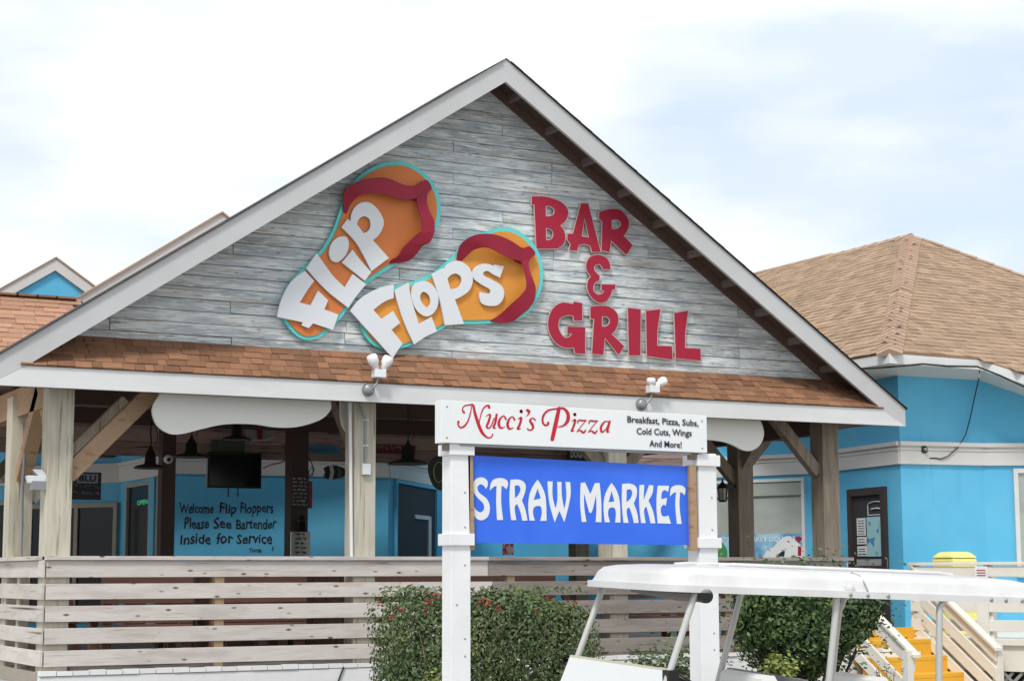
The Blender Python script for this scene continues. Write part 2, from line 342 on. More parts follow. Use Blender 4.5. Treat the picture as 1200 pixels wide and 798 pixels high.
# roof slabs and dark shingle edge
for sg in (-1, 1):
    m = MB(); x1 = sg*(HW+.02)
    YB = 1.15
    for (d0, d1, mi, y0, y1) in ((-.007, -.001, 0, -.045, YB), (0.0, .05, 1, .012, YB)):
        a = [(0, y0, ztop(0, d1)), (x1, y0, ztop(x1, d1)), (x1, y1, ztop(x1, d1)), (0, y1, ztop(0, d1)), (0, y0, ztop(0, d0)), (x1, y0, ztop(x1, d0)), (x1, y1, ztop(x1, d0)), (0, y1, ztop(0, d0))]
        if sg < 0: a = [a[i] for i in (1, 0, 3, 2, 5, 4, 7, 6)]
        m.hexa(a, mi)
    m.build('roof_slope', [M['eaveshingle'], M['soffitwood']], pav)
    # shingle tabs showing ragged along the rake
    m = MB(); xx = .05
    while xx < HW-.1:
        w = .14; a = sg*xx; b = sg*(xx+w)
        lift = .006*random.random()
        p = [(a, -.062, ztop(a, -.0072)), (b, -.062, ztop(b, -.0072)), (b, .1, ztop(b, -.0072)), (a, .1, ztop(a, -.0072)), (a, -.062, ztop(a, -.009)), (b, -.062, ztop(b, -.010-lift)), (b, .1, ztop(b, -.010-lift)), (a, .1, ztop(a, -.009))]
        if sg < 0: p = [p[i] for i in (1, 0, 3, 2, 5, 4, 7, 6)]
        m.hexa(p); xx += w
    m.build('shingle_edge', M['eaveshingle'], pav, kind='stuff')
    # rake board
    VD = .245
    xin = HW-.02
    z_ = lambda x, d: APEX-SL*abs(x)-d
    xi = (APEX-VD-ZT)/SL; q = [Vector((0, -.03, z_(0, 0))), Vector((sg*HW, -.03, z_(HW, 0))), Vector((sg*HW, -.03, ZF)), Vector((sg*xi, -.03, ZT)), Vector((0, -.03, z_(0, VD)))]
    MB().prism([q], (0, .04, 0)).build('rake_board', M['rake'], pav, bevel=.004)
m = MB(); xa_ = 3.5
m.hexa([(xa_, 1.151, ztop(xa_, .05)), (HW, 1.151, ztop(HW, .05)), (HW, 7.5, ztop(HW, .05)), (xa_, 7.5, ztop(xa_, .05)), (xa_, 1.151, ztop(xa_, -.01)), (HW, 1.151, ztop(HW, -.01)), (HW, 7.5, ztop(HW, -.01)), (xa_, 7.5, ztop(xa_, -.01))]).build('eave_slope', M['soffitwood'], pav)
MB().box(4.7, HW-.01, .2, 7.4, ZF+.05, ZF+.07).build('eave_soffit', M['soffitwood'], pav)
# lookouts between wall and rake
for sg in (-1, 1):
    for k in range(11):
        x = sg*(.30+k*.455)
        if abs(x) > 5.0: continue
        mb = MB(); d0, d1 = .055, .12; hw = .014
        p = [(x-hw, .012, ztop(x-hw, d1)), (x+hw, .012, ztop(x+hw, d1)), (x+hw, GY-.036, ztop(x+hw, d1)), (x-hw, GY-.036, ztop(x-hw, d1)),
             (x-hw, .012, ztop(x-hw, d0)), (x+hw, .012, ztop(x+hw, d0)), (x+hw, GY-.036, ztop(x+hw, d0)), (x-hw, GY-.036, ztop(x-hw, d0))]
        mb.hexa(p).build('lookout', M['lookout'], pav)
    a = [(0, GY-.035, ztop(0, .165)), (sg*4.75, GY-.035, ztop(4.75, .165)), (sg*4.75, GY-.008, ztop(4.75, .165)), (0, GY-.008, ztop(0, .165)), (0, GY-.035, ztop(0, .052)), (sg*4.75, GY-.035, ztop(4.75, .052)), (sg*4.75, GY-.008, ztop(4.75, .052)), (0, GY-.008, ztop(0, .052))]
    if sg < 0: a = [a[i] for i in (1, 0, 3, 2, 5, 4, 7, 6)]
    MB().hexa(a).build('wall_rafter', M['rafterred'], pav)
    # barge rafter behind the rake board
    mb = MB(); xs = [0, sg*(HW-.35)]
    a = [(xs[0], .011, ztop(0, .2)), (xs[1], .011, ztop(xs[1], .2)), (xs[1], .05, ztop(xs[1], .2)), (xs[0], .05, ztop(0, .2)), (xs[0], .011, ztop(0, .052)), (xs[1], .011, ztop(xs[1], .052)), (xs[1], .05, ztop(xs[1], .052)), (xs[0], .05, ztop(0, .052))]
    if sg < 0: a = [a[i] for i in (1, 0, 3, 2, 5, 4, 7, 6)]
    mb.hexa(a).build('barge_rafter', M['soffitwood'], pav)
# fascia beam
MB().prism([[Vector((-HW+.004, -.031, ZF)), Vector((HW-.004, -.031, ZF)), Vector((xi-.004, -.031, ZT)), Vector((-xi+.004, -.031, ZT))]], (0, .041, 0)).build('fascia_board', M['fascia'], pav, bevel=.004)
MB().box(-HW+.05, HW-.05, .012, .16, ZF+.01, ZT-.03).build('fascia_beam', M['soffitwood'], pav)
# gable wall sheathing
m = MB(); hb = (APEX-.06-GZ)/SL
m.prism([[Vector((-hb-.0, GY+.03, GZ-.05)), Vector((hb, GY+.03, GZ-.05)), Vector((0, GY+.03, APEX-.06))]], (0, .1, 0)).build('gable_sheathing', M['backing'], pav)
# siding planks
rowh = .118; z = GZ-.02; r_i = 0
colx = [-5.2+.605*i for i in range(18)]
while z < APEX-.12:
    z1 = z+rowh-.006; h0 = (APEX-.055-z)/SL; h1 = max(0.0, (APEX-.055-z1)/SL)
    ph = [0, 2, 1, 3, 0, 1, 3, 2][r_i % 8]
    cuts = [-h0]+[c+random.uniform(-.012, .012) for i, c in enumerate(colx) if (i+ph+(r_i//2)) % 4 == 0 and -h1+.15 < c < h1-.15]+[h0]
    for a, b in zip(cuts[:-1], cuts[1:]):
        ya = GY+random.uniform(-.005, .004); tilt = random.uniform(-.004, .004)
        e = random.uniform(-.0022, .0022); e2 = random.uniform(-.0022, .0022)
        if a == -h0: q = [(-h0, z), None, None, (-h1, z1)]
        else: q = [(a+.003, z+e), None, None, (a+.003, z1+e)]
        if b == h0: q[1] = (h0, z); q[2] = (h1, z1)
        else: q[1] = (b-.003, z+e2); q[2] = (b-.003, z1+e2)
        if h1 <= 0.01 and a == -h0 and b == h0: q = [(-h0, z), (h0, z), (.004, APEX-.06), (-.004, APEX-.06)]
        f = [Vector((x, ya, zz)) for x, zz in q]
        # clapboard-like lean: bottom edge proud of the top
        f[0].y -= .006; f[1].y -= .006
        f[0].y += tilt; f[3].y += tilt
        mb = MB().hexa([f[0], f[1], f[1]+Vector((0, .035, 0)), f[0]+Vector((0, .035, 0)), f[3], f[2], f[2]+Vector((0, .03, 0)), f[3]+Vector((0, .03, 0))])
        mb.build('siding_plank', M['plank'], pav)
    z += rowh; r_i += 1
# skirt roof under the gable: shingle tabs, each a part
sv = Vector((0, GY+.02, GZ-ZT)); SLEN = sv.length; sv.normalize(); sn = Vector((0, -sv.z, sv.y))
MB().hexa([(-HW+.12, 0.012, ZT-.03), (HW-.12, 0.012, ZT-.03), (4.5, GY+.1, GZ+.02), (-4.5, GY+.1, GZ+.02), (-HW+.12, .012, ZT), (HW-.12, .012, ZT), (4.5, GY+.1, GZ+.055), (-4.5, GY+.1, GZ+.055)]).build('skirt_roof_deck', M['eaveshingle'], pav)
def tab_mesh(name, w, e, th, m, skew=0):
    mb = MB(); L_ = e*1.55
    vs = [(0, 0, 0), (w, 0, 0), (w+skew, L_, 0), (skew, L_, 0), (0, 0, th), (w, 0, th), (w+skew, L_, .002), (skew, L_, .002)]
    mb.hexa(vs); me = bpy.data.meshes.new(name); me.from_pydata(mb.v, [], mb.f); me.materials.append(m); me.update(); return me
widths = [.09, .12, .16, .19]
rows = 5; ex = SLEN/rows
tabs = {(w, t): tab_mesh('shingle', w-.004, ex, t, M['shingle'], .03) for w in widths for t in (.010, .017)}
def shingle_row(org, U, V, N_, length, tabs_, parent, zoff=0):
    x = -random.random()*.1
    while x < length:
        w = random.choice(widths); t = random.choice((.010, .017))
        if x+w > length+.06: break
        if x >= -.1:
            o = org+U*x+N_*(.004+zoff+random.uniform(0, .002))
            Mx = Matrix(((U.x, V.x, N_.x, o.x), (U.y, V.y, N_.y, o.y), (U.z, V.z, N_.z, o.z), (0, 0, 0, 1)))
            place('shingle', tabs_[(w, t)], Mx, parent)
        x += w
for r in range(rows):
    hwid = (APEX-.085-(ZT+sv.z*ex*(r+1)+.02))/SL
    hwid = min(4.90, hwid)
    tilt = (sv-sn*-.0).normalized()
    shingle_row(Vector((-hwid, -.045, ZT+.0))+sv*(ex*r), Vector((1, 0, 0)), sv, sn, 2*hwid, tabs, pav, .003*0)
# posts
PZ0 = .0
def post(x0, x1, y0, y1, ztop_, m, z0=DZ): return MB().box(x0, x1, y0, y1, z0, ztop_).build('post', m, pav, bevel=.006)
PT = 3.83
post(-4.57, -4.335, .345, .58, PT, M['timber'], .1)
post(-1.525, -1.29, .345, .58, PT, M['timber'], .1)
post(1.43, 1.66, .345, .58, PT, M['timber'], .1)
post(4.30, 4.53, .345, .58, PT, M['timber_old'], .1)
p2 = atX(22, 600, -4.45).y
post(-4.57, -4.34, p2-.1, p2+.13, PT, M['timber'], .1)
q2 = atX(866, 600, 4.42).y
# brown post of the right hand side row, turned corner-on
mb = MB(); cx_, cy_ = 4.45, q2; rr = .165
ring = [(cx_+rr*math.cos(a), cy_+rr*math.sin(a)) for a in (math.radians(28+90*i+28) for i in range(4))]
ring = [(4.45-.115, q2-.115), (4.45+.115, q2-.115), (4.45+.115, q2+.115), (4.45-.115, q2+.115)]
mb.hexa([(x, y, .1) for x, y in ring]+[(x, y, PT) for x, y in ring]).build('post', M['timber_old'], pav, bevel=.006)
for (x, y, mm) in ((-4.45, 6.6, 'timber_old'), (4.45, 6.2, 'timber_old')): post(x-.11, x+.11, y-.11, y+.11, PT, M[mm])
# tie beams
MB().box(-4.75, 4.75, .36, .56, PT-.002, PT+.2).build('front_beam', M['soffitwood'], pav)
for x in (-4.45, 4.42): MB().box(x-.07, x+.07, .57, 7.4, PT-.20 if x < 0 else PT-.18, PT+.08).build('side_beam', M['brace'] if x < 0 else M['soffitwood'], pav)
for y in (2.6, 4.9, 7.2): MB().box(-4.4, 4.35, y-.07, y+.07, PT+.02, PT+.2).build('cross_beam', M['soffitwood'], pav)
def brace(p, dx, dy, m, L_=.75, zt=PT, w=.10, h=.13):
    x, y = p; MB().bar((x+dx*.02, y+dy*.02, zt-L_), (x+dx*L_, y+dy*L_, zt-.0), w, h).build('brace', m, pav)
brace((-4.38, .46), 1, 0, M['brace'], .85, h=.16)
brace((-4.45, .52), 0, 1, M['brace'], .6)
brace((-1.4, .52), 0, 1, M['timber_old'], .6)
brace((1.7, .46), 1, 0, M['timber_old'], .6); brace((1.4, .46), -1, 0, M['timber_old'], .6)
brace((4.32, .46), -1, 0, M['timber_old'], .62)
brace((4.45, q2), -1, 0, M['timber_old'], .7); brace((4.45, q2), 0, -1, M['timber_old'], .5); brace((4.45, q2), 1, 0, M['timber_old'], .5)
brace((-4.38, p2), 1, 0, M['timber'], 1.0, h=.16); brace((-4.45, p2-.1), 0, -1, M['brace'], .8, w=.14)
brace((-4.38, 6.6), 1, 0, M['timber_old'], 1.2)
# ceiling boards
y = .6; k = 0
while y < 7.4:
    MB().box(-4.75, 4.75, y, y+.182, PT+.205, PT+.225).build('ceiling_board', M['darkwood'], pav); y += .19
# board wall (header) over the bar
HY = 6.35
zh = atY(330, 539, HY).z
HXR = atY(822, 530, HY).x
MB().box(-4.8, HXR, HY+.031, HY+.06, zh+.02, PT+.2).build('header_backing', M['soffitwood'], pav)
z = zh
while z < PT+.2:
    MB().box(-4.8, HXR, HY, HY+.03, z, min(z+.178, PT+.203)).build('header_board', M['darkwood'], pav); z += .185
# conduits
MB().tube([atY(412, 655, .33), atY(410, 468, .33)], .018, 8).build('conduit', M['sheet'], pav)
MB().tube([atX(24, 656, -4.62), atX(26, 575, -4.62), atX(29, 530, -4.62)], .016, 8).build('conduit', M['galv'], pav)
MB().tube([atY(428, 545, .335), atY(428, 492, .335), atY(424, 480, .335), atY(421, 468, .335)], .012, 6).build('conduit', M['galv'], pav)
c0 = atY(430, 548, .33)
MB().box(c0.x-.055, c0.x+.03, .30, .344, c0.z-.07, c0.z+.04).build('switch_box', M['sheet'], pav, bevel=.004)
for p in ((429, 492), (428.5, 522)):
    q = atY(*p, .335); MB().box(q.x-.025, q.x+.025, .325, .344, q.z-.008, q.z+.008).build('clip', M['sheet'], pav)

# =================================================================== WALL SIGNS
c1 = (370, 180, 7.98); c2 = (370, 230, 7.98); c3 = (315, 310, 7.98); c4 = (400, 320, 7.98); c5 = (490, 260, 7.98); c6 = (500, 300, 7.98)
C = 'c'
SY = .435
def sandal(label, outline, orange, straps, knob, letters):
    ctr = onY([outline[0]], SY)[0]
    t = thing('flip_flop_sign', label, 'wall sign', (ctr.x, GY, ctr.z), 'flip flop shaped signs on the gable')
    o = smooth_path(outline, 4)
    MB().prism([onY(o, SY)], (0, .035, 0)).build('outline', M['turq'], t)
    inn = offset(o, -4.4)
    MB().prism([onY(inn, SY-.012)], (0, .011, 0)).build('sole', orange, t)
    for st, hts in straps:                  # raised bands: arches of sheet metal
        mb = MB(); n_ = len(st); fr = []
        for (a, b), h in zip(st, hts):
            fr.append((atY(a[0], a[1], SY-.015-h), atY(b[0], b[1], SY-.015-h)))
        # refine
        R_ = []
        for i in range(n_-1):
            for q in range(4):
                tt = q/4; i0, i3 = max(i-1, 0), min(i+2, n_-1)
                def cr(k_):
                    p0, p1, p2_, p3 = fr[i0][k_], fr[i][k_], fr[i+1][k_], fr[i3][k_]
                    return .5*((2*p1)+(p2_-p0)*tt+(2*p0-5*p1+4*p2_-p3)*tt*tt+(-p0+3*p1-3*p2_+p3)*tt**3)
                R_.append((cr(0), cr(1)))
        R_.append(fr[-1]); th = Vector((0, .012, 0)); vs = []
        for a, b in R_: vs += [a, b, b+th, a+th]
        fs = []
        for i in range(len(R_)-1):
            for e in range(4): fs.append((i*4+e, i*4+(e+1) % 4, (i+1)*4+(e+1) % 4, (i+1)*4+e))
        fs += [(3, 2, 1, 0), tuple((len(R_)-1)*4+e for e in range(4))]
        mb.add(vs, fs, 0, False); mb.build('strap', M['strap'], t)
    MB().prism([onY(smooth_path(knob, 4), SY-.075)], (0, .06, 0)).build('toe_post', M['strap'], t)
    for ps in letters: letter('letter', ps, SY-.045, .022, M['signletter'], t)
    return t
o1 = px(c1, [(345, 270), (420, 200), (530, 130), (660, 85), (800, 78), (900, 105), (990, 160), (1060, 225), (1120, 310), (1155, 400), (1168, 500), (1160, 620)])+\
    px(c2, [(1135, 290), (1080, 400), (985, 490), (870, 580), (760, 635), (650, 700), (540, 775)])+\
    px(c3, [(910, 185), (820, 300), (735, 420), (650, 530), (570, 605), (510, 660), (440, 695), (370, 705), (300, 690), (230, 640), (170, 570), (125, 490), (110, 400), (125, 310), (165, 215), (235, 120), (330, 25)])+\
    px(c2, [(10, 540), (60, 490), (120, 390), (170, 290), (205, 190), (250, 40)])+px(c1, [(270, 370)])
def prs(c, L_): return [(px(c, [a])[0], px(c, [b])[0]) for a, b in L_]
s1a = prs(c1, [((262, 555), (288, 565)), ((255, 460), (325, 480)), ((264, 370), (375, 420)), ((330, 290), (430, 385)), ((450, 245), (520, 370)), ((600, 225), (640, 378)), ((700, 240), (740, 410)), ((790, 280), (840, 432)), ((870, 303), (915, 425)), ((935, 300), (950, 415))])
h1a = [.0, .03, .06, .09, .11, .12, .12, .11, .09, .07]
s1b = prs(c1, [((1045, 375), (945, 415)), ((1040, 450), (950, 490)), ((1065, 540), (975, 570)), ((1105, 620), (998, 640)), ((1115, 715), (990, 720))])+prs(c2, [((1110, 340), (960, 345)), ((1070, 430), (890, 410)), ((1000, 470), (820, 480)), ((940, 545), (770, 560)), ((860, 610), (710, 595)), ((690, 634), (688, 622))])
h1b = [.07, .09, .11, .12, .12, .12, .10, .08, .05, .02, 0]
k1 = px(c1, [(880, 304, C), (950, 292), (1022, 248), (1060, 268), (1085, 330), (1046, 375), (1042, 430, C), (945, 440, C), (915, 415, C)])
L1 = [
    [px(c3, [(340, 62, C), (425, 155, C), (365, 235), (290, 355, C), (392, 382, C), (462, 245, C), (555, 335, C), (520, 420, C), (652, 468, C), (600, 612, C), (415, 550, C), (375, 595, C), (310, 570, C), (318, 540, C), (80, 490, C), (110, 350), (175, 210), (250, 120)])],
    [px(c3, [(447, -104, C), (350, 35, C), (450, 150), (560, 260), (660, 340), (745, 405, C), (815, 300), (910, 185, C), (785, 90, C), (712, 215, C), (600, 105), (520, -5)])],
    [px(c2, [(345, 500, C), (245, 620, C), (460, 790, C), (520, 710, C), (425, 605)])],
    [px(c2, [(285, 382), (310, 450), (285, 545), (210, 615), (150, 600), (125, 530), (150, 440), (210, 385)])],
    [px(c2, [(240, 290, C), (300, 212, C), (325, 237, C), (340, 150), (385, 85), (455, 55), (530, 75), (600, 150), (638, 250), (600, 350), (535, 412, C), (685, 578, C), (522, 700, C), (450, 560), (370, 425)]),
     px(c2, [(385, 262, C), (410, 210), (460, 188), (505, 220), (512, 280), (490, 325), (448, 345, C)])],
]
sandal('left flip flop shaped sign, deep orange with turquoise edge and white letters FLIP', o1, M['orange'], [(s1a, h1a), (s1b, h1b)], k1, L1)
o2 = px(c5, [(530, 120), (620, 95), (700, 68), (800, 53), (900, 70), (990, 120), (1060, 185), (1110, 250), (1150, 340), (1168, 440), (1165, 560), (1145, 650), (1115, 715)])+px(c6, [(1000, 480), (900, 570), (790, 615), (700, 628), (600, 630), (450, 635), (350, 635), (200, 652)])+\
    px(c4, [(900, 545), (780, 600), (670, 665), (560, 705), (470, 722), (380, 708), (310, 680), (250, 625), (205, 555), (188, 480), (200, 400), (260, 310), (360, 210), (490, 130), (640, 88), (830, 15)])+px(c5, [(230, 405), (360, 290), (385, 240), (440, 170)])
s2a = prs(c5, [((360, 362), (405, 368)), ((372, 280), (450, 325)), ((400, 210), (520, 265)), ((470, 150), (600, 240)), ((570, 115), (670, 245)), ((690, 115), (760, 290)), ((800, 145), (840, 330)), ((890, 190), (910, 355)), ((960, 238), (970, 372))])
h2a = [.0, .03, .06, .09, .11, .12, .11, .09, .07]
s2b = prs(c5, [((1040, 350), (960, 370)), ((1033, 385), (978, 400)), ((1045, 460), (1002, 480)), ((1075, 540), (1018, 560)), ((1100, 620), (1008, 630))])+prs(c6, [((1010, 410), (915, 330)), ((960, 490), (860, 390)), ((890, 550), (790, 450)), ((820, 605), (735, 505)), ((740, 626), (680, 552)), ((660, 624), (630, 585)), ((603, 608), (600, 600))])
h2b = [.07, .08, .10, .12, .12, .12, .11, .09, .06, .03, .015, 0]
k2 = px(c5, [(900, 200, C), (960, 238), (1005, 243), (1045, 230), (1098, 295), (1045, 350), (1036, 385, C), (970, 385, C), (915, 350, C)])
L2 = [
    [px(c4, [(490, 105, C), (490, 235, C), (400, 270), (300, 345, C), (375, 430, C), (485, 355, C), (550, 465, C), (470, 530, C), (575, 660, C), (530, 720), (482, 795, C), (85, 355, C), (180, 240), (330, 150)])],
    [px(c4, [(495, 160, C), (630, 88, C), (655, 240), (725, 475, C), (845, 410, C), (895, 545, C), (780, 600), (682, 668, C), (580, 440)])],
    [px(c4, [(770, 75), (850, 110), (905, 200), (900, 310), (850, 385), (780, 402), (700, 340), (655, 220), (680, 110)]), px(c4, [(770, 175), (820, 210), (835, 280), (800, 320), (750, 270), (738, 210)])],
    [px(c6, [(45, 170, C), (153, 113, C), (160, 127, C), (210, 65), (290, 45), (370, 80), (420, 150), (432, 240), (400, 320), (340, 370), (265, 408, C), (350, 635, C), (172, 648, C), (120, 400)]), px(c6, [(195, 215, C), (225, 180), (275, 165), (320, 195), (325, 250), (290, 295), (222, 310, C)])],
    [px(c5, [(805, 415, C), (765, 522, C), (700, 490), (650, 460), (610, 475), (620, 505), (700, 545), (780, 600), (805, 660), (790, 730), (740, 780), (660, 785), (600, 765), (578, 720), (575, 655, C), (640, 670), (675, 665), (670, 630), (600, 590), (530, 540), (508, 490), (530, 430), (590, 395), (660, 395), (703, 415, C), (712, 400, C)])],
]
sandal('right flip flop shaped sign, amber orange with turquoise edge and white letters FLOPS', o2, M['orange2'], [(s2a, h2a), (s2b, h2b)], k2, L2)
# BAR & GRILL
c7 = (610, 220, 7.98); c8 = (630, 290, 7.98); c9 = (635, 340, 7.98); c10 = (700, 340, 7.98)
BG = [
    [px(c7, [(105, 82, C), (250, 88), (370, 130), (435, 190), (445, 250), (420, 310), (372, 355, C), (410, 410), (418, 480), (400, 530), (345, 570, C), (150, 572, C), (130, 160, C), (105, 155, C)]), px(c7, [(235, 172, C), (285, 178), (318, 215), (300, 258), (237, 270, C)]), px(c7, [(238, 377, C), (290, 395), (308, 435), (290, 480), (240, 492, C)])],
    [px(c7, [(565, 148, C), (632, 148, C), (750, 602, C), (670, 603, C), (655, 550, C), (600, 528), (545, 540, C), (528, 593, C), (455, 582, C), (470, 530, C), (440, 487, C), (440, 433, C), (492, 430, C)]), px(c7, [(600, 285, C), (640, 468, C), (572, 455, C)])],
    [px(c7, [(735, 228, C), (850, 200), (940, 215), (1005, 290), (1010, 370), (965, 450, C), (1048, 540, C), (990, 630, C), (848, 495, C), (832, 605, C), (758, 585, C), (765, 320, C), (735, 290, C)]), px(c7, [(853, 305, C), (905, 300), (940, 340), (910, 382), (853, 385, C)])],
    [px(c8, [(680, 205, C), (612, 205, C), (590, 165), (560, 158), (530, 180), (535, 220), (580, 265, C), (578, 305, C), (530, 340), (522, 400), (560, 440), (605, 432), (622, 405, C), (598, 400, C), (600, 345, C), (728, 348, C), (725, 390, C), (700, 395, C), (680, 450), (640, 505), (570, 515), (500, 460), (465, 380), (472, 315), (500, 272, C), (460, 210), (460, 140), (500, 85), (570, 70), (640, 95), (675, 150)])],
    [px(c9, [(300, 108, C), (378, 122, C), (378, 285, C), (300, 285, C), (295, 240, C), (240, 235), (175, 260), (155, 320), (170, 390), (210, 440), (250, 440), (285, 405, C), (240, 405, C), (240, 340, C), (405, 345, C), (405, 595, C), (310, 590, C), (300, 535, C), (210, 535), (120, 480), (65, 370), (65, 260), (110, 165), (190, 118), (290, 132, C)])],
    [px(c9, [(455, 155, C), (560, 145), (640, 160), (705, 220), (715, 300), (690, 370), (652, 410, C), (770, 525, C), (718, 605, C), (590, 445, C), (575, 605, C), (470, 595, C), (490, 270, C), (455, 265, C)]), px(c9, [(562, 247, C), (610, 250), (638, 290), (610, 335), (562, 340, C)])],
    [px(c9, [(805, 165, C), (925, 180, C), (922, 610, C), (815, 610, C)])],
    [px(c10, [(455, 195, C), (590, 178, C), (562, 380, C), (560, 520, C), (698, 525, C), (705, 650, C), (465, 615, C)])],
    [px(c10, [(720, 215, C), (850, 192, C), (822, 400, C), (820, 540, C), (965, 548, C), (968, 660, C), (735, 635, C)])],
]
bg_t = thing('bar_and_grill_sign', 'crimson cut-out letters BAR & GRILL mounted on the grey plank gable', 'wall lettering', (1.9, GY, 5.2))
for ps in BG:
    o = letter('letter', ps, .452, .02, M['crimson'], bg_t)
    letter('letter_edge', ps, .4535, .014, M['cream'], o, off=.75)

# =================================================================== FLOODLIGHTS ON THE FASCIA
def floodlight(b, arm, box, heads, label):
    t = thing('floodlight', label, 'floodlight', atY(*b, -.04), 'twin floodlights on the white fascia')
    B = atY(*b, -.035)
    MB().lathe(B, [(0, .06), (.045, .06), (.06, .035), (.064, 0)], 18, axis=(0, -1, 0)).build('base', M['galv'], t)
    A = [Vector((B.x, -.06, B.z))]+[atY(p[0], p[1], -.10) for p in arm]
    MB().tube(A, .011, 8).build('arm', M['galv'], t)
    q = atY(*box, -.10); MB().obox(q, (.06, 0, 0), (0, .05, 0), (0, 0, .04)).build('sensor_box', M['sheet'], t, bevel=.006)
    for (a, b2, r) in heads:
        P, Q = atY(a[0], a[1], -.11), atY(b2[0], b2[1], -.13); ax = Q-P; L_ = ax.length
        MB().lathe(P, [(0, 0), (r*.55, 0), (r*.62, L_*.3), (r*.98, L_*.5), (r, L_*.85), (r*.8, L_*1.0), (0, L_*1.06)], 18, axis=ax).build('lamp_head', M['lampwhite'], t)
    return t
floodlight((431, 457), [(437, 455), (441.5, 449), (443, 442)], (444, 438), [((441, 433), (435, 416), .055), ((449, 433), (456, 418), .055)], 'twin headed white floodlight on the fascia below the FLOPS letters')
floodlight((751, 474), [(758, 473), (763, 466), (764, 458)], (765, 456), [((763, 453), (763, 443), .048), ((768, 452), (780, 445), .048)], 'twin headed white floodlight on the fascia above the pizza sign board')
# lamp on the left corner post
t = thing('floodlight', 'white box floodlight fixed to the left corner post', 'floodlight', atY(48, 562, .36))
MB().obox(atY(46, 562, .42), (.11, 0, 0), (0, .05, 0), (-.01, 0, .035)).build('visor', M['sheet'], t, bevel=.008)
MB().obox(atY(46, 569, .40), (.075, 0, 0), (0, .05, 0), (0, 0, .04)).build('lens', M['galv'], t)
MB().obox(atY(47, 554, .40), (.04, 0, 0), (0, .02, 0), (-.03, 0, .03)).build('bracket', M['sheet'], t)

# =================================================================== HANGING BOARDS
def hang(label, poly, Y):
    o = letter('surfboard', [poly], Y, .035, M['sheet'], None, 6)
    for m_ in o.data.materials: pass
    return setp(o, label, 'hanging board', 'white surfboard shaped boards under the eave')
M['boardw'] = mat('board_off_white', (.72, .72, .68), .45, .04, 1)
o = hang('long white surfboard shaped board hanging between the left corner post and middle post', [(190, 452, C), (187, 462), (180, 474), (179, 485), (185, 499), (199, 508), (215, 508), (239, 502), (265, 497), (297, 497), (323, 500.6), (349, 500), (375, 492), (387, 481), (388, 471), (386, 461, C)], .20); o.data.materials[0] = M['boardw']
o = hang('narrow white board end hanging just left of the middle timber post', [(401, 462, C), (399, 475), (400, 492), (404, 503), (414, 512), (424, 508), (430, 496), (431, 464, C)], .62); o.data.materials[0] = M['boardw']
o = hang('white surfboard shaped board hanging right of the pizza sign', [(690, 478, C), (688, 490), (694, 502), (715, 510), (745, 512), (780, 513), (815, 514), (845, 517), (858, 521), (870, 527), (880, 528), (890, 522), (895, 511), (894, 500), (888, 486, C)], .20); o.data.materials[0] = M['boardw']

# =================================================================== DECK RAILING
RY = .318
rl = thing('deck_railing', 'long front railing of weathered horizontal boards on the bar deck', 'railing', (0, RY, DZ))
xl, xm, xr = -4.56, atY(571, 700, RY).x, atY(988, 660, RY).x
for i in range(5):
    z0 = 1.244+.2*i; z1 = z0+.142 if i < 4 else 2.196
    e = random.uniform(-.06, .06)*(i % 2)
    MB().box(xl, xm+e-.002, RY-.02, RY+.02, z0, z1).build('board', M['railboard'], rl, bevel=.003)
    MB().box(xm+e+.002, xr, RY-.02, RY+.02, z0, z1).build('board', M['railgrey'], rl, bevel=.003)
MB().box(xl-.01, xm-.002, RY-.05, RY+.11, 2.2, 2.238).build('top_rail', M['railboard'], rl, bevel=.004)
MB().box(xm+.002, xr+.12, RY-.05, RY+.11, 2.2, 2.238).build('top_rail', M['railgrey'], rl, bevel=.004)
M['baluster'] = mat('yellow_pine_upright', (.52, .38, .22), .8, .1, 3, (6, 6, 1))
for x in (atY(258, 700, RY).x, atY(600, 700, RY).x, 2.95): MB().box(x-.045, x+.045, RY+.0205, RY+.11, DZ-.05, 2.198).build('upright', M['baluster'], rl)
MB().box(xr-.09, xr, RY+.0205, RY+.11, DZ-.1, 2.198).build('upright', M['railgrey'], rl)
MB().box(xl+.25, xr, RY+.03, RY+.05, DZ-.04, 1.235).build('bottom_rail', M['railgrey'], rl)
sr = thing('deck_railing', 'side railing of pale boards running back from the left corner post', 'railing', (-4.6, 4, DZ))
for i in range(5):
    z0 = 1.244+.2*i; z1 = z0+.142 if i < 4 else 2.196
    MB().box(-4.60, -4.572, RY-.02, 9, z0, z1).build('board', M['railboard'], sr, bevel=.003)
MB().box(-4.64, -4.50, RY+.1102, 9, 2.2, 2.238).build('top_rail', M['railboard'], sr, bevel=.004)
for y in (p2-.6, 1.9, 5.2): MB().box(-4.571, -4.48, y-.045, y+.045, DZ-.05, 2.198).build('upright', M['timber'], sr)
# skirt wall
sk = thing('skirt_wall', 'low white painted brick wall under the deck with a course of bricks on top', 'wall', (0, .3, 0))
MB().box(-4.60, 5.6, .285, .355, 0, 1.155).build('wall', M['brickwhite'], sk)
MB().box(-4.60, -4.53, .356, 9, 0, 1.18).build('side_wall', M['brickwhite'], sk)
MB().box(-4.59, 5.59, .29, .35, 1.155, 1.163).build('mortar_bed', M['joint'], sk)
x = -4.60; i = 0
while x < 5.45:
    w = random.choice((.15, .155, .16)); dz = random.uniform(-.006, .006)
    MB().box(x, x+w-.008, .275+random.uniform(-.004, .006), .352, 1.163, 1.206+dz).build('brick', M['brickwhite'], sk); x += w
MB().tube([(-1.9+dx, .27, zz) for dx, zz in ((.25, 1.17), (.22, 1.1), (.14, .9), (.12, .6), (.12, .1))], .008, 6).build('cable', M['blackm'], sk)

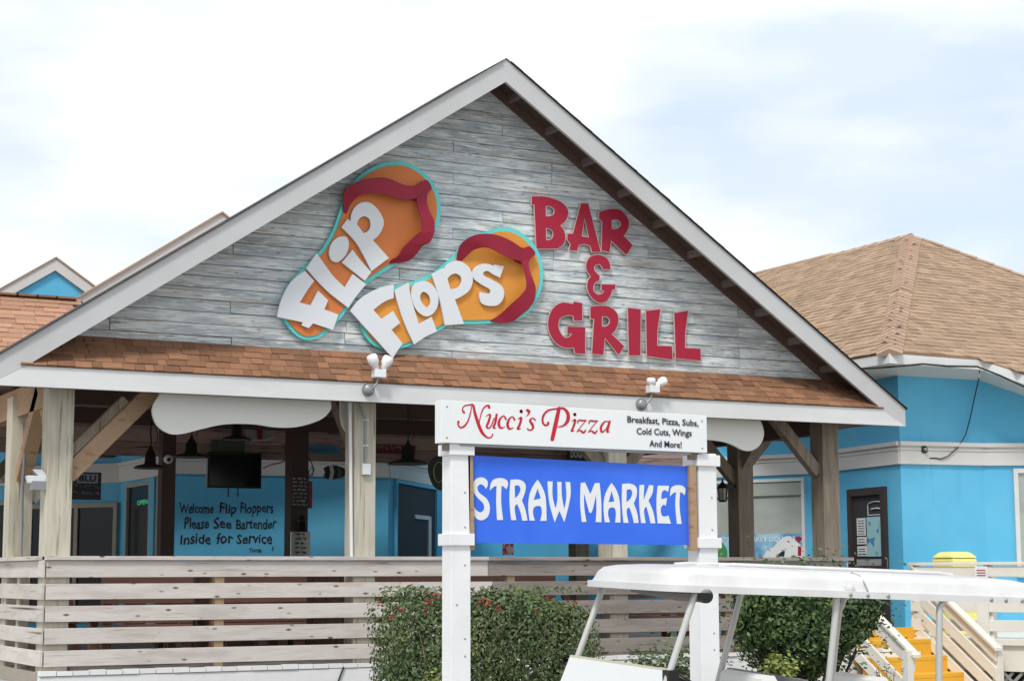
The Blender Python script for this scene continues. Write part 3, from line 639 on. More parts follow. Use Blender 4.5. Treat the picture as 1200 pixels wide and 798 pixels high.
# =================================================================== ROADSIDE SIGN
GYs = -5.03
rs = thing('roadside_sign', 'two white posts carrying a white pizza board above a blue STRAW MARKET banner', 'sign', (-1.8, GYs+.08, 0))
PB = (514, 507)
def wpost(px0, px1, capy, bandy, topy):
    A = atY(px0, 600, GYs); B = atY(px1, 600, GYs); x0, x1 = A.x, B.x; yb = GYs+(x1-x0)
    zt = atY(px0, topy, GYs).z
    p = MB().box(x0, x1, GYs, yb, -.0, zt).build('post', M['postwhite'], rs, bevel=.004)
    for (ya, yb2) in (capy, bandy):
        za, zb = atY(px0, ya, GYs).z, atY(px0, yb2, GYs).z; e = .022
        MB().box(x0-e, x1+e, GYs-e, yb+e, zb, za).build('band', M['postwhite'], p, bevel=.004)
    return x0, x1
PL = wpost(529, 551.5, (520, 533), (625, 639), 518)
PR = wpost(819.5, 840.5, (533, 546), (630, 642), 531)
bx0, bx1 = atY(517, 480, GYs-.05).x, atY(828, 480, GYs-.05).x
zt0, zb0 = atY(517, 468.5, GYs-.05).z, atY(517, 518.5, GYs-.05).z; zt1, zb1 = atY(828, 487, GYs-.05).z, atY(828, 530.5, GYs-.05).z
bf = GYs-.05
board = MB().hexa([(bx0, bf, zb0), (bx1, bf, zb1), (bx1, bf+.10, zb1), (bx0, bf+.10, zb0), (bx0, bf, zt0), (bx1, bf, zt1), (bx1, bf+.10, zt1), (bx0, bf+.10, zt0)]).build('sign_board', M['sheet'], rs, bevel=.003)
MB().hexa([(bx0+.16, bf+.02, zb0-.016), (bx1-.13, bf+.02, zb1-.016), (bx1-.13, bf+.07, zb1-.016), (bx0+.16, bf+.07, zb0-.016), (bx0+.16, bf+.02, zb0-.002), (bx1-.13, bf+.02, zb1-.002), (bx1-.13, bf+.07, zb1-.002), (bx0+.16, bf+.07, zb0-.002)]).build('trim_rail', M['galv'], rs)
MB().box(bx0+.05, bx0+.11, bf+.04, bf+.09, zb0-.05, zb0-.003).build('block', M['timber_old'], rs)
MB().box(bx1-.12, bx1-.07, bf+.04, bf+.09, zb1-.05, zb1-.003).build('block', M['timber_old'], rs)
BY = GYs+.03
def Q(x, y, Y=BY): return atY(x, y, Y)
ban = MB().prism([[Q(553.5, 533.5), Q(808.5, 546.5), Q(809.5, 638.5), Q(555.5, 635.5)]], (0, .02, 0)).build('banner', M['banner'], rs)
for (a, b2, y0, y1) in ((548.5, 554, 533, 644), (808, 815.5, 545, 645)):
    MB().prism([[Q(a, y0, BY-.03), Q(b2, y0+.4, BY-.03), Q(b2+2.5, y1, BY-.03), Q(a+2.2, y1-.4, BY-.03)]], (0, .055, 0)).build('wood_batten', M['brace'], rs)
# banner letters
c14 = (548, 535, 7.98); c15 = (665, 540, 7.98)
SM = [
    [px(c14, [(52, 432, C), (70, 485), (115, 520), (152, 495), (148, 440), (95, 385), (55, 325), (52, 250), (85, 205), (130, 193), (175, 212), (190, 255), (172, 302, C), (150, 270), (118, 258), (92, 285), (108, 335), (180, 395), (208, 470), (192, 555), (135, 594), (80, 575), (52, 520, C)])],
    [px(c14, [(208, 316, C), (220, 245), (255, 208), (320, 200), (368, 222), (378, 260), (362, 305, C), (340, 282), (318, 272, C), (314, 420), (332, 590, C), (276, 592, C), (268, 420), (272, 272, C), (240, 285)])],
    [px(c14, [(402, 216, C), (485, 215), (535, 248), (542, 310), (508, 410, C), (540, 495), (560, 596, C), (512, 598, C), (492, 510), (462, 445), (440, 480), (456, 592, C), (408, 592, C), (392, 400)]), px(c14, [(440, 272, C), (478, 270), (495, 305), (480, 350), (443, 392, C)])],
    [px(c14, [(655, 215, C), (705, 300), (732, 400), (738, 598, C), (680, 600, C), (695, 520), (685, 468), (650, 460), (618, 480), (612, 530), (630, 598, C), (580, 596, C), (568, 450), (590, 320)]), px(c14, [(655, 295, C), (685, 390, C), (617, 405, C)])],
    [px(c14, [(748, 230, C), (796, 232, C), (795, 370), (824, 485, C), (841, 390), (838, 235, C), (878, 235, C), (882, 370), (905, 490, C), (924, 380), (916, 235, C), (958, 238, C), (960, 380), (905, 612, C), (858, 505, C), (815, 612, C), (765, 430)])],
    [px(c15, [(125, 205, C), (165, 200, C), (215, 312, C), (257, 208, C), (300, 205, C), (316, 380), (318, 572, C), (265, 570, C), (272, 440), (268, 310, C), (240, 440), (222, 487, C), (204, 480, C), (155, 300, C), (158, 440), (178, 568, C), (135, 570, C), (120, 400)])],
    [px(c15, [(412, 205, C), (462, 280), (490, 390), (495, 575, C), (447, 575, C), (454, 490), (442, 442), (412, 434), (386, 450), (380, 500), (398, 572, C), (350, 572, C), (338, 430), (355, 310)]), px(c15, [(412, 280, C), (440, 378, C), (385, 386, C)])],
    [px(c15, [(512, 215, C), (595, 213), (645, 248), (648, 320), (620, 397, C), (650, 480), (665, 578, C), (622, 580, C), (602, 495), (575, 435), (553, 470), (572, 578, C), (525, 578, C), (510, 400)]), px(c15, [(553, 272, C), (590, 266), (607, 300), (592, 348), (552, 385, C)])],
    [px(c15, [(675, 225, C), (718, 222, C), (712, 372, C), (765, 225, C), (803, 228, C), (795, 300), (757, 370, C), (800, 470), (822, 582, C), (778, 582, C), (760, 500), (738, 425, C), (716, 465), (732, 580, C), (690, 580, C), (672, 400)])],
    [px(c15, [(845, 230, C), (950, 232, C), (942, 290, C), (905, 272), (882, 300), (878, 357, C), (932, 345, C), (920, 420, C), (895, 410), (872, 450), (888, 515), (945, 510, C), (968, 586, C), (845, 582, C), (833, 400)])],
    [px(c15, [(960, 332, C), (970, 255), (1010, 228), (1070, 230), (1103, 262), (1095, 322, C), (1075, 300), (1055, 290, C), (1048, 420), (1068, 588, C), (1025, 588, C), (1010, 420), (1018, 290, C), (985, 305)])],
]
for ps in SM: letter('letter', ps, BY-.003, .0028, M['bletter'], ban, 4)
# script lettering, variable-width strokes
c11 = (525, 465, 7.98); c12 = (630, 465, 7.98)
def stroke(mb, c, pts, Y):
    P = [(c[0]+p[0]/c[2], c[1]+p[1]/c[2], p[2]/c[2]) for p in pts]; R_ = []; n_ = len(P)
    for i in range(n_-1):
        p0, p1, p2_, p3 = P[max(i-1, 0)], P[i], P[i+1], P[min(i+2, n_-1)]
        for q in range(6):
            t = q/6; R_.append(tuple(.5*((2*p1[k])+(p2_[k]-p0[k])*t+(2*p0[k]-5*p1[k]+4*p2_[k]-p3[k])*t*t+(-p0[k]+3*p1[k]-3*p2_[k]+p3[k])*t**3) for k in range(3)))
    R_.append(P[-1]); Lp, Rp = [], []
    for i in range(len(R_)):
        a, b = R_[max(i-1, 0)], R_[min(i+1, len(R_)-1)]; dx, dy = b[0]-a[0], b[1]-a[1]; L_ = math.hypot(dx, dy) or 1; w = R_[i][2]/2
        Lp.append((R_[i][0]-dy/L_*w, R_[i][1]+dx/L_*w)); Rp.append((R_[i][0]+dy/L_*w, R_[i][1]-dx/L_*w))
    d0 = (R_[0][0]-R_[1][0], R_[0][1]-R_[1][1]); l0 = math.hypot(*d0) or 1
    vs = [atY(*p, Y) for p in Lp]+[atY(*p, Y) for p in Rp]; k = len(Lp)
    mb.add(vs, [(i, i+1, k+i+1, k+i) for i in range(k-1)])
    for e in (R_[0], R_[-1]):
        ring = [atY(e[0]+e[2]/2*math.cos(a), e[1]+e[2]/2*math.sin(a), Y-.0004) for a in [2*math.pi*j/12 for j in range(12)]]
        mb.add(ring, [tuple(range(12))])
NY = bf-.002
def glyph(c, *strokes):
    mb = MB()
    for k, s_ in enumerate(strokes): stroke(mb, c, s_, NY-.0003*k)
    mb.build('letter', M['scarlet'], board)
glyph(c11, [(150, 145, 22), (135, 118, 12), (155, 84, 12), (200, 76, 14), (235, 78, 20), (252, 150, 26), (280, 240, 30), (318, 330, 28), (370, 380, 16), (408, 372, 12), (418, 348, 12)],
      [(222, 88, 8), (208, 160, 11), (185, 230, 14), (150, 275, 18), (115, 285, 16), (95, 258, 14), (98, 232, 22)], [(288, 270, 8), (302, 190, 9), (325, 120, 12), (355, 85, 14), (380, 82, 18), (385, 98, 24)])
glyph(c11, [(355, 180, 6), (395, 165, 16), (380, 230, 22), (362, 280, 18), (395, 285, 12), (432, 200, 10)], [(455, 165, 20), (442, 240, 22), (425, 285, 18), (448, 290, 8)])
glyph(c11, [(540, 205, 20), (522, 178, 12), (490, 200, 18), (475, 250, 26), (492, 290, 20), (530, 280, 7)])
glyph(c11, [(622, 213, 20), (604, 186, 12), (572, 208, 18), (557, 258, 26), (574, 298, 20), (612, 288, 7)])
glyph(c11, [(655, 208, 6), (686, 195, 20), (670, 260, 22), (652, 298, 20), (680, 296, 7)], [(684, 132, 30), (686, 138, 30)])
glyph(c11, [(742, 125, 26), (758, 135, 26), (755, 155, 16), (735, 182, 6)])
glyph(c11, [(815, 215, 16), (790, 197, 12), (768, 222, 22), (790, 260, 26), (795, 292, 20), (768, 312, 12), (745, 300, 16)])
glyph(c11, [(1038, 108, 34), (1012, 230, 38), (990, 330, 38), (975, 396, 34)], [(1000, 112, 14), (1080, 108, 22), (1122, 160, 32), (1118, 225, 32), (1080, 268, 18), (1030, 280, 10)],
      [(1010, 110, 14), (935, 128, 18), (893, 175, 20), (885, 230, 18), (905, 262, 18), (932, 260, 18), (938, 240, 22)])
glyph(c12, [(322, 228, 6), (352, 215, 20), (335, 280, 20), (318, 318, 18), (342, 314, 7)], [(347, 161, 28), (349, 166, 28)])
for dx, dy in ((0, 0), (106, 5)):
    glyph(c12, [(375+dx, 240+dy, 14), (385+dx, 218+dy, 14), (420+dx, 222+dy, 18), (455+dx, 218+dy, 10)], [(455+dx, 220+dy, 7), (410+dx, 270+dy, 8), (368+dx, 325+dy, 8)], [(368+dx, 325+dy, 8), (398+dx, 312+dy, 14), (428+dx, 333+dy, 20), (452+dx, 308+dy, 9)])
glyph(c12, [(662, 232, 10), (628, 232, 14), (594, 280, 22), (600, 328, 18), (640, 300, 10), (664, 240, 8)], [(675, 228, 20), (656, 300, 22), (652, 328, 16), (672, 322, 7)])
M['inkb'] = M['ink']
c13 = (710, 470, 9.975)
def L13(s_, x0, x1, yl, yr, h):
    o = text('small_print', s_, atY(710+x0/9.975, 470+yl/9.975, NY-.003), atY(710+x1/9.975, 470+yr/9.975, NY-.003), h*1.18, M['ink'], board, bold=.02, up=(0, 0, 1)); o['kind'] = 'stuff'
hh = (zt0-zb0)*.138
L13('Breakfast, Pizza, Subs,', 252, 1085, 246, 293, hh); L13('Cold Cuts, Wings', 360, 1005, 385, 408, hh); L13('And More!', 510, 888, 528, 546, hh)
for (x0, x1) in (PL, PR):
    for zz in (.95, 1.22, 1.5, 1.62, 1.85, 2.12, 2.38, 2.62):
        for fx in ((.28,) if int(zz*100) % 2 else (.7,)):
            MB().lathe((x0+(x1-x0)*fx, GYs-.0005, zz), [(0, .004), (.006, .003), (.007, 0)], 8, axis=(0, -1, 0)).build('screw', M['galv'], rs)
for fx in (.02, .98):
    for zz in (.12, .85):
        zc = (zb0+(zt0-zb0)*zz)*(1-fx)+(zb1+(zt1-zb1)*zz)*fx; MB().lathe((bx0+(bx1-bx0)*fx, bf-.0005, zc), [(0, .004), (.006, .003), (.007, 0)], 8, axis=(0, -1, 0)).build('screw', M['galv'], rs)
# =================================================================== BLUE BUILDING
K = 1.09
def wp(x, D): p = atD(x, 600, D*K); return (p.x, p.y)
ZB0, ZB1, ZWT, ZEV = 3.49, 3.783, 4.69, 4.906
W0 = wp(-40, 26.75); W1 = wp(141, 25.6); W2 = wp(203, 23.5); W3 = wp(455, 24.6); W4 = wp(517, 27.4)
W5 = wp(835, 24.9); W6 = wp(953, 24.0); W7 = wp(1057, 21.9); W8 = wp(1155, 22.3); W9 = wp(1290, 22.3)
W5b = (W5[0]+(W5[0]-W6[0])*1.3, W5[1]+(W5[1]-W6[1])*1.3); W4b = (W5b[0]-.15, W4[1])
bb = thing('blue_building', 'sky blue many sided shop building with cream band and tan hip roof behind the pavilion', 'building', (W7[0]+1, W7[1]+3, 0))
class Wall:
    def __init__(s, A, B):
        s.A, s.B = Vector((*A, 0)), Vector((*B, 0)); s.u = (s.B-s.A).normalized(); s.n = Vector((s.u.y, -s.u.x, 0)); s.L = (s.B-s.A).length
    def P(s, t, z, off=0): p = s.A+s.u*t+s.n*off; return Vector((p.x, p.y, z))
    def at(s, x, y): p = atW(x, y, s.A, s.B); return (p-s.A).dot(s.u), p.z
    def box(s, mb, t0, t1, z0, z1, o0, o1, mi=0):
        return mb.hexa([s.P(t0, z0, o1), s.P(t1, z0, o1), s.P(t1, z0, o0), s.P(t0, z0, o0), s.P(t0, z1, o1), s.P(t1, z1, o1), s.P(t1, z1, o0), s.P(t0, z1, o0)], mi)
    def rect(s, x0, x1, y0, y1):
        ym = (y0+y1)/2; t0, _ = s.at(x0, ym); t1, _ = s.at(x1, ym); xm = (x0+x1)/2; return t0, t1, s.at(xm, y1)[1], s.at(xm, y0)[1]
walls = {}
for k, (A, B, zt) in dict(a=(W0, W1, 4.3), b=(W1, W2, 4.3), c=(W2, W3, 4.3), d=(W3, W4, 4.3), e=(W4, W4b, 4.3), f=(W4b, W5b, 4.3), g=(W5b, W6, ZWT), h=(W6, W7, ZWT), i=(W7, W8, ZWT), j=(W8, W9, ZWT)).items():
    w = walls[k] = Wall(A, B); o = .003*(ord(k) % 3)
    w.box(MB(), 0, w.L, 0, zt+o, -.16, 0).build('wall', M['blue'], bb)
    b_ = w.box(MB(), -.02 if k in 'chij' else 0, w.L+(.02 if k in 'bhi' else 0), ZB0, ZB1, .0, .04)
    w.box(b_, -.035 if k in 'chij' else 0, w.L+(.035 if k in 'bhi' else 0), ZB1-.05, ZB1+.004, .041, .075)
    w.box(b_, -.03 if k in 'chij' else 0, w.L+(.03 if k in 'bhi' else 0), ZB1-.105, ZB1-.085, .041, .055)
    b_.build('band', M['belt'], bb)
def glazed(name, w, x0, x1, y0, y1, fm, gm, fw=.06, z0=None, parent=None, bars=()):
    t0, t1, zb, zt = w.rect(x0, x1, y0, y1)
    if z0 is not None: zb = z0
    f = MB(); w.box(f, t0, t0+fw, zb, zt, .002, .06); w.box(f, t1-fw, t1, zb, zt, .002, .06); w.box(f, t0+fw, t1-fw, zt-fw, zt, .002, .058); w.box(f, t0+fw, t1-fw, zb, zb+fw, .002, .058)
    for b in bars:
        tb = t0+(t1-t0)*b; w.box(f, tb-fw/2, tb+fw/2, zb+fw, zt-fw, .002, .05)
    f = f.build(name, fm, parent or bb, bevel=0)
    w.box(MB(), t0+fw+.001, t1-fw-.001, zb+fw+.001, zt-fw-.001, .004, .02).build('pane', gm, f)
    return f, (t0+fw, t1-fw, zb+fw, zt-fw)
M['beige'] = mat('beige_frame', (.36, .33, .27), .6)
M['brownframe'] = mat('dark_brown_frame', (.045, .03, .028), .45)
M['whiteframe'] = mat('white_aluminium_frame', (.60, .62, .62), .4)
# left part windows
wa, wb, wc, wd, wg, wh, wi, wj = (walls[k] for k in 'abcdghij')
f1, r1 = glazed('window', wa, -20, 32, 588, 652, M['beige'], M['glassdark'], .05, 1.35)
f1, r1 = glazed('window', wa, 33, 139, 590, 652, M['beige'], M['glassdark'], .07, 1.35, bars=(.55,))
MB().obox(wa.P(r1[0]+(r1[1]-r1[0])*.62, 2.25, .05), (.14, 0, 0), (0, .02, 0), (0, 0, .05)).build('counter_box', M['sheet'], f1)
f2, r2 = glazed('door_opening', wb, 151, 179, 566, 655, M['beige'], M['glassdark'], .05, DZ)
M['neon'] = emis('green_neon', (.02, .45, .18), .5)
q0, q1 = wb.at(166, 592), wb.at(178.5, 590)
text('neon_lettering', 'OPEN', wb.P(q0[0], q0[1], .07), wb.P(q1[0], q1[1], .07), .07, M['neon'], f2, wb.n, up=(0, 0, 1), bold=.01)
t0, t1, _, _ = wb.rect(180, 186, 560, 650)
wb.box(MB(), t0, t1, DZ, ZB0-.01, .002, .08).build('door_casing', M['blue'], bb); wb.box(MB(), t1+.002, t1+.35, DZ, ZB0-.01, .002, .05).build('door_casing', M['beige'], bb)
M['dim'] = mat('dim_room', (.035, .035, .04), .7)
f3, r3 = glazed('window', wd, 461, 509, 566, 652, M['blue'], M['dim'], .05, DZ+.1)
t0, t1, zb_, zt_ = r3
wd.box(MB(), t0+(t1-t0)*.80, t0+(t1-t0)*.86, zb_, zt_-.45, .021, .05).build('mullion', M['whiteframe'], f3)
wd.box(MB(), t0+(t1-t0)*.44, t0+(t1-t0)*.83, zt_-.50, zt_-.44, .021, .05).build('mullion', M['whiteframe'], f3)
for a_ in (.12, .5): MB().lathe(wd.P(t0+(t1-t0)*a_, 1.7, .03), [(0, -.25), (.12, -.22), (.13, .1), (.07, .28), (0, .32)], 12).build('display_figure', M['turq'] if a_ > .3 else M['baluster'], f3)
# painted greeting on the bar wall
M['paintink'] = mat('brushed_dark_paint', (.03, .025, .04), .8)
cw = (195, 560, 7.98)
def hand(words, h):
    for s_, x0, x1, yb in words:
        a = wc.at(cw[0]+x0/7.98, cw[1]+yb/7.98); b = wc.at(cw[0]+x1/7.98, cw[1]+(yb-4+random.random()*6)/7.98)
        text('painted_word', s_, wc.P(a[0], a[1], .003), wc.P(b[0], b[1], .003), h, M['paintink'], bb, wc.n, shear=.05, bold=.022, up=(0, 0, 1), jit=.035)
hand([('Welcome', 120, 440, 328), ('Flip', 495, 655, 324), ('Floppers', 690, 1000, 324)], .145)
hand([('Please', 165, 400, 472), ('See', 440, 610, 472), ('Bartender', 650, 1030, 474)], .15)
hand([('Inside', 130, 415, 614), ('for', 465, 625, 610), ('Service', 655, 990, 610)], .15)
hand([('Turtle', 770, 890, 692), ('!', 985, 1000, 676)], .06)
# shop window with poster band
f4, r4 = glazed('shop_window', wg, 822, 945, 562, 660, M['whiteframe'], M['glassgreen'], .045, DZ+.45)
t0, t1, zb_, zt_ = r4; zp = wg.at(880, 626)[1]
M['posterblue'] = mat('poster_blue', (.08, .26, .52), .5, .1, 2, col2=(.35, .60, .72), c2pos=(.45, .6))
ps = wg.box(MB(), t0+.01, t1-.01, zb_+.01, zp, .0205, .026).build('poster', M['posterblue'], f4)
a, b = wg.at(846, 636), wg.at(932, 636)
def sub(w, s_, x0, x1, y, h, m, par, off=.028, bold=.01):
    a, b = w.at(x0, y), w.at(x1, y); return text('lettering', s_, w.P(a[0], a[1], off), w.P(b[0], a[1], off), h, m, par, w.n, up=(0, 0, 1), bold=bold)
sub(wg, 'STRAW MARKET LIQUORS', 846, 933, 635, .075, M['sheet'], f4)
def blob(w, pts, off, m, name, par, th=.003):
    q = smooth_path(pts, 4); return MB().prism([[w.P(*w.at(p.x, p.y), off) for p in q]], -w.n*th).build(name, m, par)
blob(wg, [(894, 655, C), (900, 645), (908, 640), (914, 633), (924, 628), (934, 634), (943, 644), (944, 655, C)], .0265, M['sheet'], 'printed_cloud', f4, .0003)
blob(wg, [(937, 628), (941, 631), (937, 635), (933, 631)], .0285, M['crimson'], 'printed_dot', f4, .001)
blob(wg, [(936, 640, C), (940, 640, C), (940, 651, C), (936, 651, C)], .0285, M['crimson'], 'printed_bar', f4, .001)
blob(wg, [(911, 652, C), (917, 646), (921, 645, C), (920, 652, C)], .0285, M['ink'], 'printed_boat', f4, .001)
M['leafprint'] = mat('poster_foliage', (.05, .28, .10), .6, .3, 8, col2=(.65, .25, .08), c2pos=(.55, .62))
blob(wg, [(836, 655, C), (836, 632), (842, 629), (848, 636), (853, 644), (853, 655, C)], .0275, M['leafprint'], 'printed_foliage', f4, .001)
blob(wg, [(839, 632), (842, 634), (840, 638), (837, 635)], .0295, M['crimson'], 'printed_dot', f4, .001)
wg.box(MB(), t0+.0, t1, zt_-.20, zt_-.02, .0205, .05).build('blind_box', M['glassgreen'], f4)
# door
f5, r5 = glazed('shop_door', wh, 998, 1041.5, 571.5, 700, M['brownframe'], M['dim'], .10, 1.27)
t0, t1, zb_, zt_ = r5
wh.box(MB(), t0, t1, 2.10, 2.16, .0205, .05).build('door_bar', M['brownframe'], f5)
cdr = (990, 560, 6.65)
def drect(x0, x1, y0, y1, m, off=.03, name='poster', top=None):
    t_0, _ = wh.at(cdr[0]+x0/6.65, 640); t_1, _ = wh.at(cdr[0]+x1/6.65, 640); _, z_1 = wh.at(cdr[0]+(x0+x1)/13.3, cdr[1]+y0/6.65); _, z_0 = wh.at(cdr[0]+(x0+x1)/13.3, cdr[1]+y1/6.65)
    return wh.box(MB(), t_0, t_1, z_0, z_1, off-.004, off).build(name, m, f5)
M['mapprint'] = mat('map_poster', (.30, .52, .56), .5, .1, 7, col2=(.06, .22, .42), c2pos=(.58, .62))
M['paper'] = mat('white_paper', (.62, .64, .64), .6)
drect(190, 335, 300, 610, M['mapprint']); drect(113, 180, 312, 448, M['paper']); drect(113, 185, 458, 515, M['paper']); drect(113, 187, 530, 608, M['paper'])
drect(104, 345, 632, 760, mat('grey_poster', (.33, .33, .33), .5)); drect(116, 220, 682, 720, M['crimson'], .0345, 'red_print'); drect(302, 318, 698, 745, M['crimson'], .0345, 'red_print')
for yy in (330, 350, 370, 390, 410, 430, 475, 495, 550, 568, 588): drect(122, 172, yy, yy+5, M['ink'], .0325, 'print_line')
q = wh.at(cdr[0]+195/6.65, cdr[1]+255/6.65); q_ = wh.at(cdr[0]+318/6.65, cdr[1]+255/6.65)
ring = []
cx_, cz_ = (q[0]+q_[0])/2, wh.at(cdr[0]+258/6.65, cdr[1]+240/6.65)[1]; rx = (q_[0]-q[0])/2
pts_ = [wh.P(cx_+rx*(1 if abs(math.cos(a)) > .7 else abs(math.cos(a))/.7)*math.copysign(1, math.cos(a)), cz_+.10*math.sin(a) if math.sin(a) > 0 else cz_-.08*(1 if -math.sin(a) > .5 else -math.sin(a)/.5), .03) for a in [2*math.pi*i/20 for i in range(21)]]
MB().tube(pts_, .006, 5).build('sticker_outline', M['paper'], f5)
MB().tube([wh.P(cx_-rx*.6, cz_, .03), wh.P(cx_, cz_+.01, .03), wh.P(cx_+rx*.6, cz_, .03)], .008, 5).build('sticker_text', M['paper'], f5)
MB().tube([wh.P(t0-.04, 2.2, .06), wh.P(t0-.04, 2.2, .11), wh.P(t0-.04, 1.95, .11), wh.P(t0-.04, 1.95, .06)], .012, 6).build('handle', M['galv'], f5)
f6, r6 = glazed('window', wj, 1188, 1262, 549, 640, M['whiteframe'], M['glassgreen'], .06, 2.0)
# ---- roof of the blue building
def rp(x, y, D): return atD(x, y, D*K)
E1 = rp(1042, 411.5, 21.05); E2 = rp(1148, 419.5, 21.7); E3 = rp(1200, 436.5, 21.6); E4 = rp(1262, 459, 21.5)
T = rp(1068, 275.5, 27); TL = rp(878, 332, 31.4); TL = Vector((T.x+.1, TL.y, T.z))
E0 = Vector((E1.x, TL.y+.5, E1.z))
T2 = Vector((T.x+3.6, T.y-3.3, 0))
# right plane through T, E1, E2
nR = (E2-E1).cross(T-E1).normalized()
def onR(x, y): d = Vector(ray(x, y)); o = Vector(CAM); return o+d*((E1-o).dot(nR)/d.dot(nR))
E3r, E4r, TR = onR(1200, 436.5), onR(1262, 459), onR(1290, 357)
nL = (T-E1).cross(E0-E1).normalized()
rf = MB().prism([[E1, E2, E3r, E4r, TR, T]], -nR*.10*(1 if nR.z > 0 else -1)); rf.build('roof_slope', M['shingle_old'], bb)
nLz = nL*(1 if nL.z > 0 else -1); nRz = nR*(1 if nR.z > 0 else -1)
MB().prism([[E1, T, TL, E0]], -nLz*.10).build('roof_slope', M['shingle_old'], bb)
def inpoly(pt, poly):
    c_ = False; n_ = len(poly)
    for i in range(n_):
        (x1, y1), (x2, y2) = poly[i], poly[(i+1) % n_]
        if (y1 > pt[1]) != (y2 > pt[1]) and pt[0] < (x2-x1)*(pt[1]-y1)/(y2-y1)+x1: c_ = not c_
    return c_
def courses(name, poly3, org, U, N_, expo, m, parent, w0=.24):
    U = U.normalized(); V = N_.cross(U).normalized()
    if V.z < 0: V = -V
    P2 = [((p-org).dot(U), (p-org).dot(V)) for p in poly3]
    xs = [p[0] for p in P2]; ys = [p[1] for p in P2]; y = min(ys)-.02; mb = MB(); r = 0
    while y < max(ys):
        x = min(xs)+random.uniform(-w0, 0)
        while x < max(xs):
            w = random.choice((w0*.5, w0*.7, w0)); th = random.choice((.009, .015))
            if inpoly((x+w/2, y+expo/2), P2):
                def g(a, b, c_): return org+U*a+V*b+N_*c_
                p = [g(x, y, .002), g(x+w-.004, y, .002), g(x+w-.004, y, th), g(x, y, th), g(x+w-.004, y+expo*1.15, .004), g(x, y+expo*1.15, .004)]
                mb.add(p, [(0, 1, 2, 3), (3, 2, 4, 5), (1, 4, 2), (0, 3, 5)])
            x += w
        y += expo; r += 1
    return mb.build(name, m, parent, kind='stuff')
courses('shingle_courses', [E1, E2, E3r, E4r, TR, T], E1, E2-E1, nRz, .145, M['shingle_old'], bb)
courses('shingle_courses', [E1, T, TL, E0], E1, E0-E1, nLz, .145, M['shingle_old'], bb)
# hip and ridge caps
def caps(A, B, nA, nB, w, parent, step=.16):
    d = (B-A); L_ = d.length; d.normalize(); k = int(L_/step)
    sa = nA.cross(d).normalized(); sb = nB.cross(d).normalized(); mid = (nA+nB).normalized()
    for s_ in (0, 1): pass
    if sa.dot(nB) > 0: sa = -sa
    if sb.dot(nA) > 0: sb = -sb
    for i in range(k):
        if i in (int(k*.46),) and parent is bb and w > .15: continue
        p = A+d*(i*step); q = A+d*(i*step+step*1.25); j = random.uniform(-.002, .002)
        a0, a1 = p+mid*.036+d*j, q+mid*.022
        m = MB(); vs = [p+sa*w+nA*.024, a0, p+sb*w+nB*.024, q+sa*w+nA*.012, a1, q+sb*w+nB*.012]
        m.add(vs, [(0, 1, 4, 3), (1, 2, 5, 4), (0, 3, 5, 2)]); m.add([vs[0], vs[1], vs[2], p+sa*w*.98, p+sb*w*.98], [(3, 4, 2, 1, 0)])
        m.build('ridge_cap', M['ridge_shingle'], parent)
caps(E1+Vector((0, 0, .0)), T, nLz, nRz, .17, bb, .17)
caps(T, TL, nLz, Vector((.5, 0, .86)), .13, bb, .30)
caps(TR, T, Vector((.5, .5, .7)), nRz, .10, bb, .30)
# fascia and soffit
def eave(A, B, inner0, inner1):
    up = Vector((0, 0, 1)); h = .125
    d = (B-A); d.z = 0; d.normalize(); nn = Vector((d.y, -d.x, 0))
    A2, B2 = A-Vector((0, 0, .03)), B-Vector((0, 0, .03))
    MB().hexa([A2-up*h+nn*.0, B2-up*h, B2-up*h-nn*.025, A2-up*h-nn*.025, A2, B2, B2-nn*.025, A2-nn*.025]).build('eave_fascia', M['fascia'], bb)
    a, b = A2-up*h-nn*.026+up*.01, B2-up*h-nn*.026+up*.01
    MB().hexa([a, b, inner1, inner0, a+up*.02, b+up*.02, inner1+up*.02, inner0+up*.02]).build('soffit', M['belt'], bb)
def wt(w, x, y, off=-.02): t_, z_ = w.at(x, y); return w.P(t_, z_, off)
i7 = wh.P(wh.L, wi.at(1052, 440)[1], -.02); i8 = wi.P(wi.L, wi.at(1151, 446)[1], -.02)
i9 = wj.P(*wj.at(1200, 464), -.02); i10 = wj.P(*wj.at(1262, 486), -.02); i6 = wh.P(0, i7.z, -.02)
E0n = E1+(E0-E1)*.5
eave(E0n, E1, Vector((i6.x, i6.y, i6.z)), i7); eave(E1, E2, i7, i8); eave(E2, E3r, i8, i9); eave(E3r, E4r, i9, i10)
# black cable along the eave and drop cable
cb = setp(MB().tube([rp(1003, 430, 21.7)]+[rp(x, y, D) for x, y, D in ((1010, 432, 21.5), (1030, 431, 21.2), (1055, 429, 21.05), (1081, 426.5, 21.2), (1110, 429, 21.45), (1145, 429.5, 21.62), (1172, 440, 21.5), (1200, 453, 21.45), (1225, 463, 21.4))], .012, 6).build('cable', M['blackm']), 'black cable strung along the eave of the blue building', 'cable')
p_ = [wi.P(*wi.at(x, y), .1-.06*k/9) for k, (x, y) in enumerate(((1143, 434), (1142, 446), (1138, 465), (1133, 490), (1128, 510), (1119, 525), (1108, 535), (1100, 538), (1094, 537), (1087, 537)))]
cb2 = setp(MB().tube(p_, .008, 6).build('cable', M['blackm']), 'thin black cable drooping down the blue wall from the eave to the cream band', 'cable')
t = thing('lamp_socket', 'small empty lamp socket on the cream band of the blue wall', 'socket', wi.P(*wi.at(1081, 527), .05))
MB().lathe(wi.P(*wi.at(1081, 527), .05), [(0, .05), (.022, .05), (.028, .0)], 12, axis=wi.n).build('socket_ring', M['galv'], t)
MB().lathe(wi.P(*wi.at(1081, 527), .045), [(.05, .0), (.05, .012), (0, .014)], 14, axis=wi.n).build('base_plate', M['ink'], t)
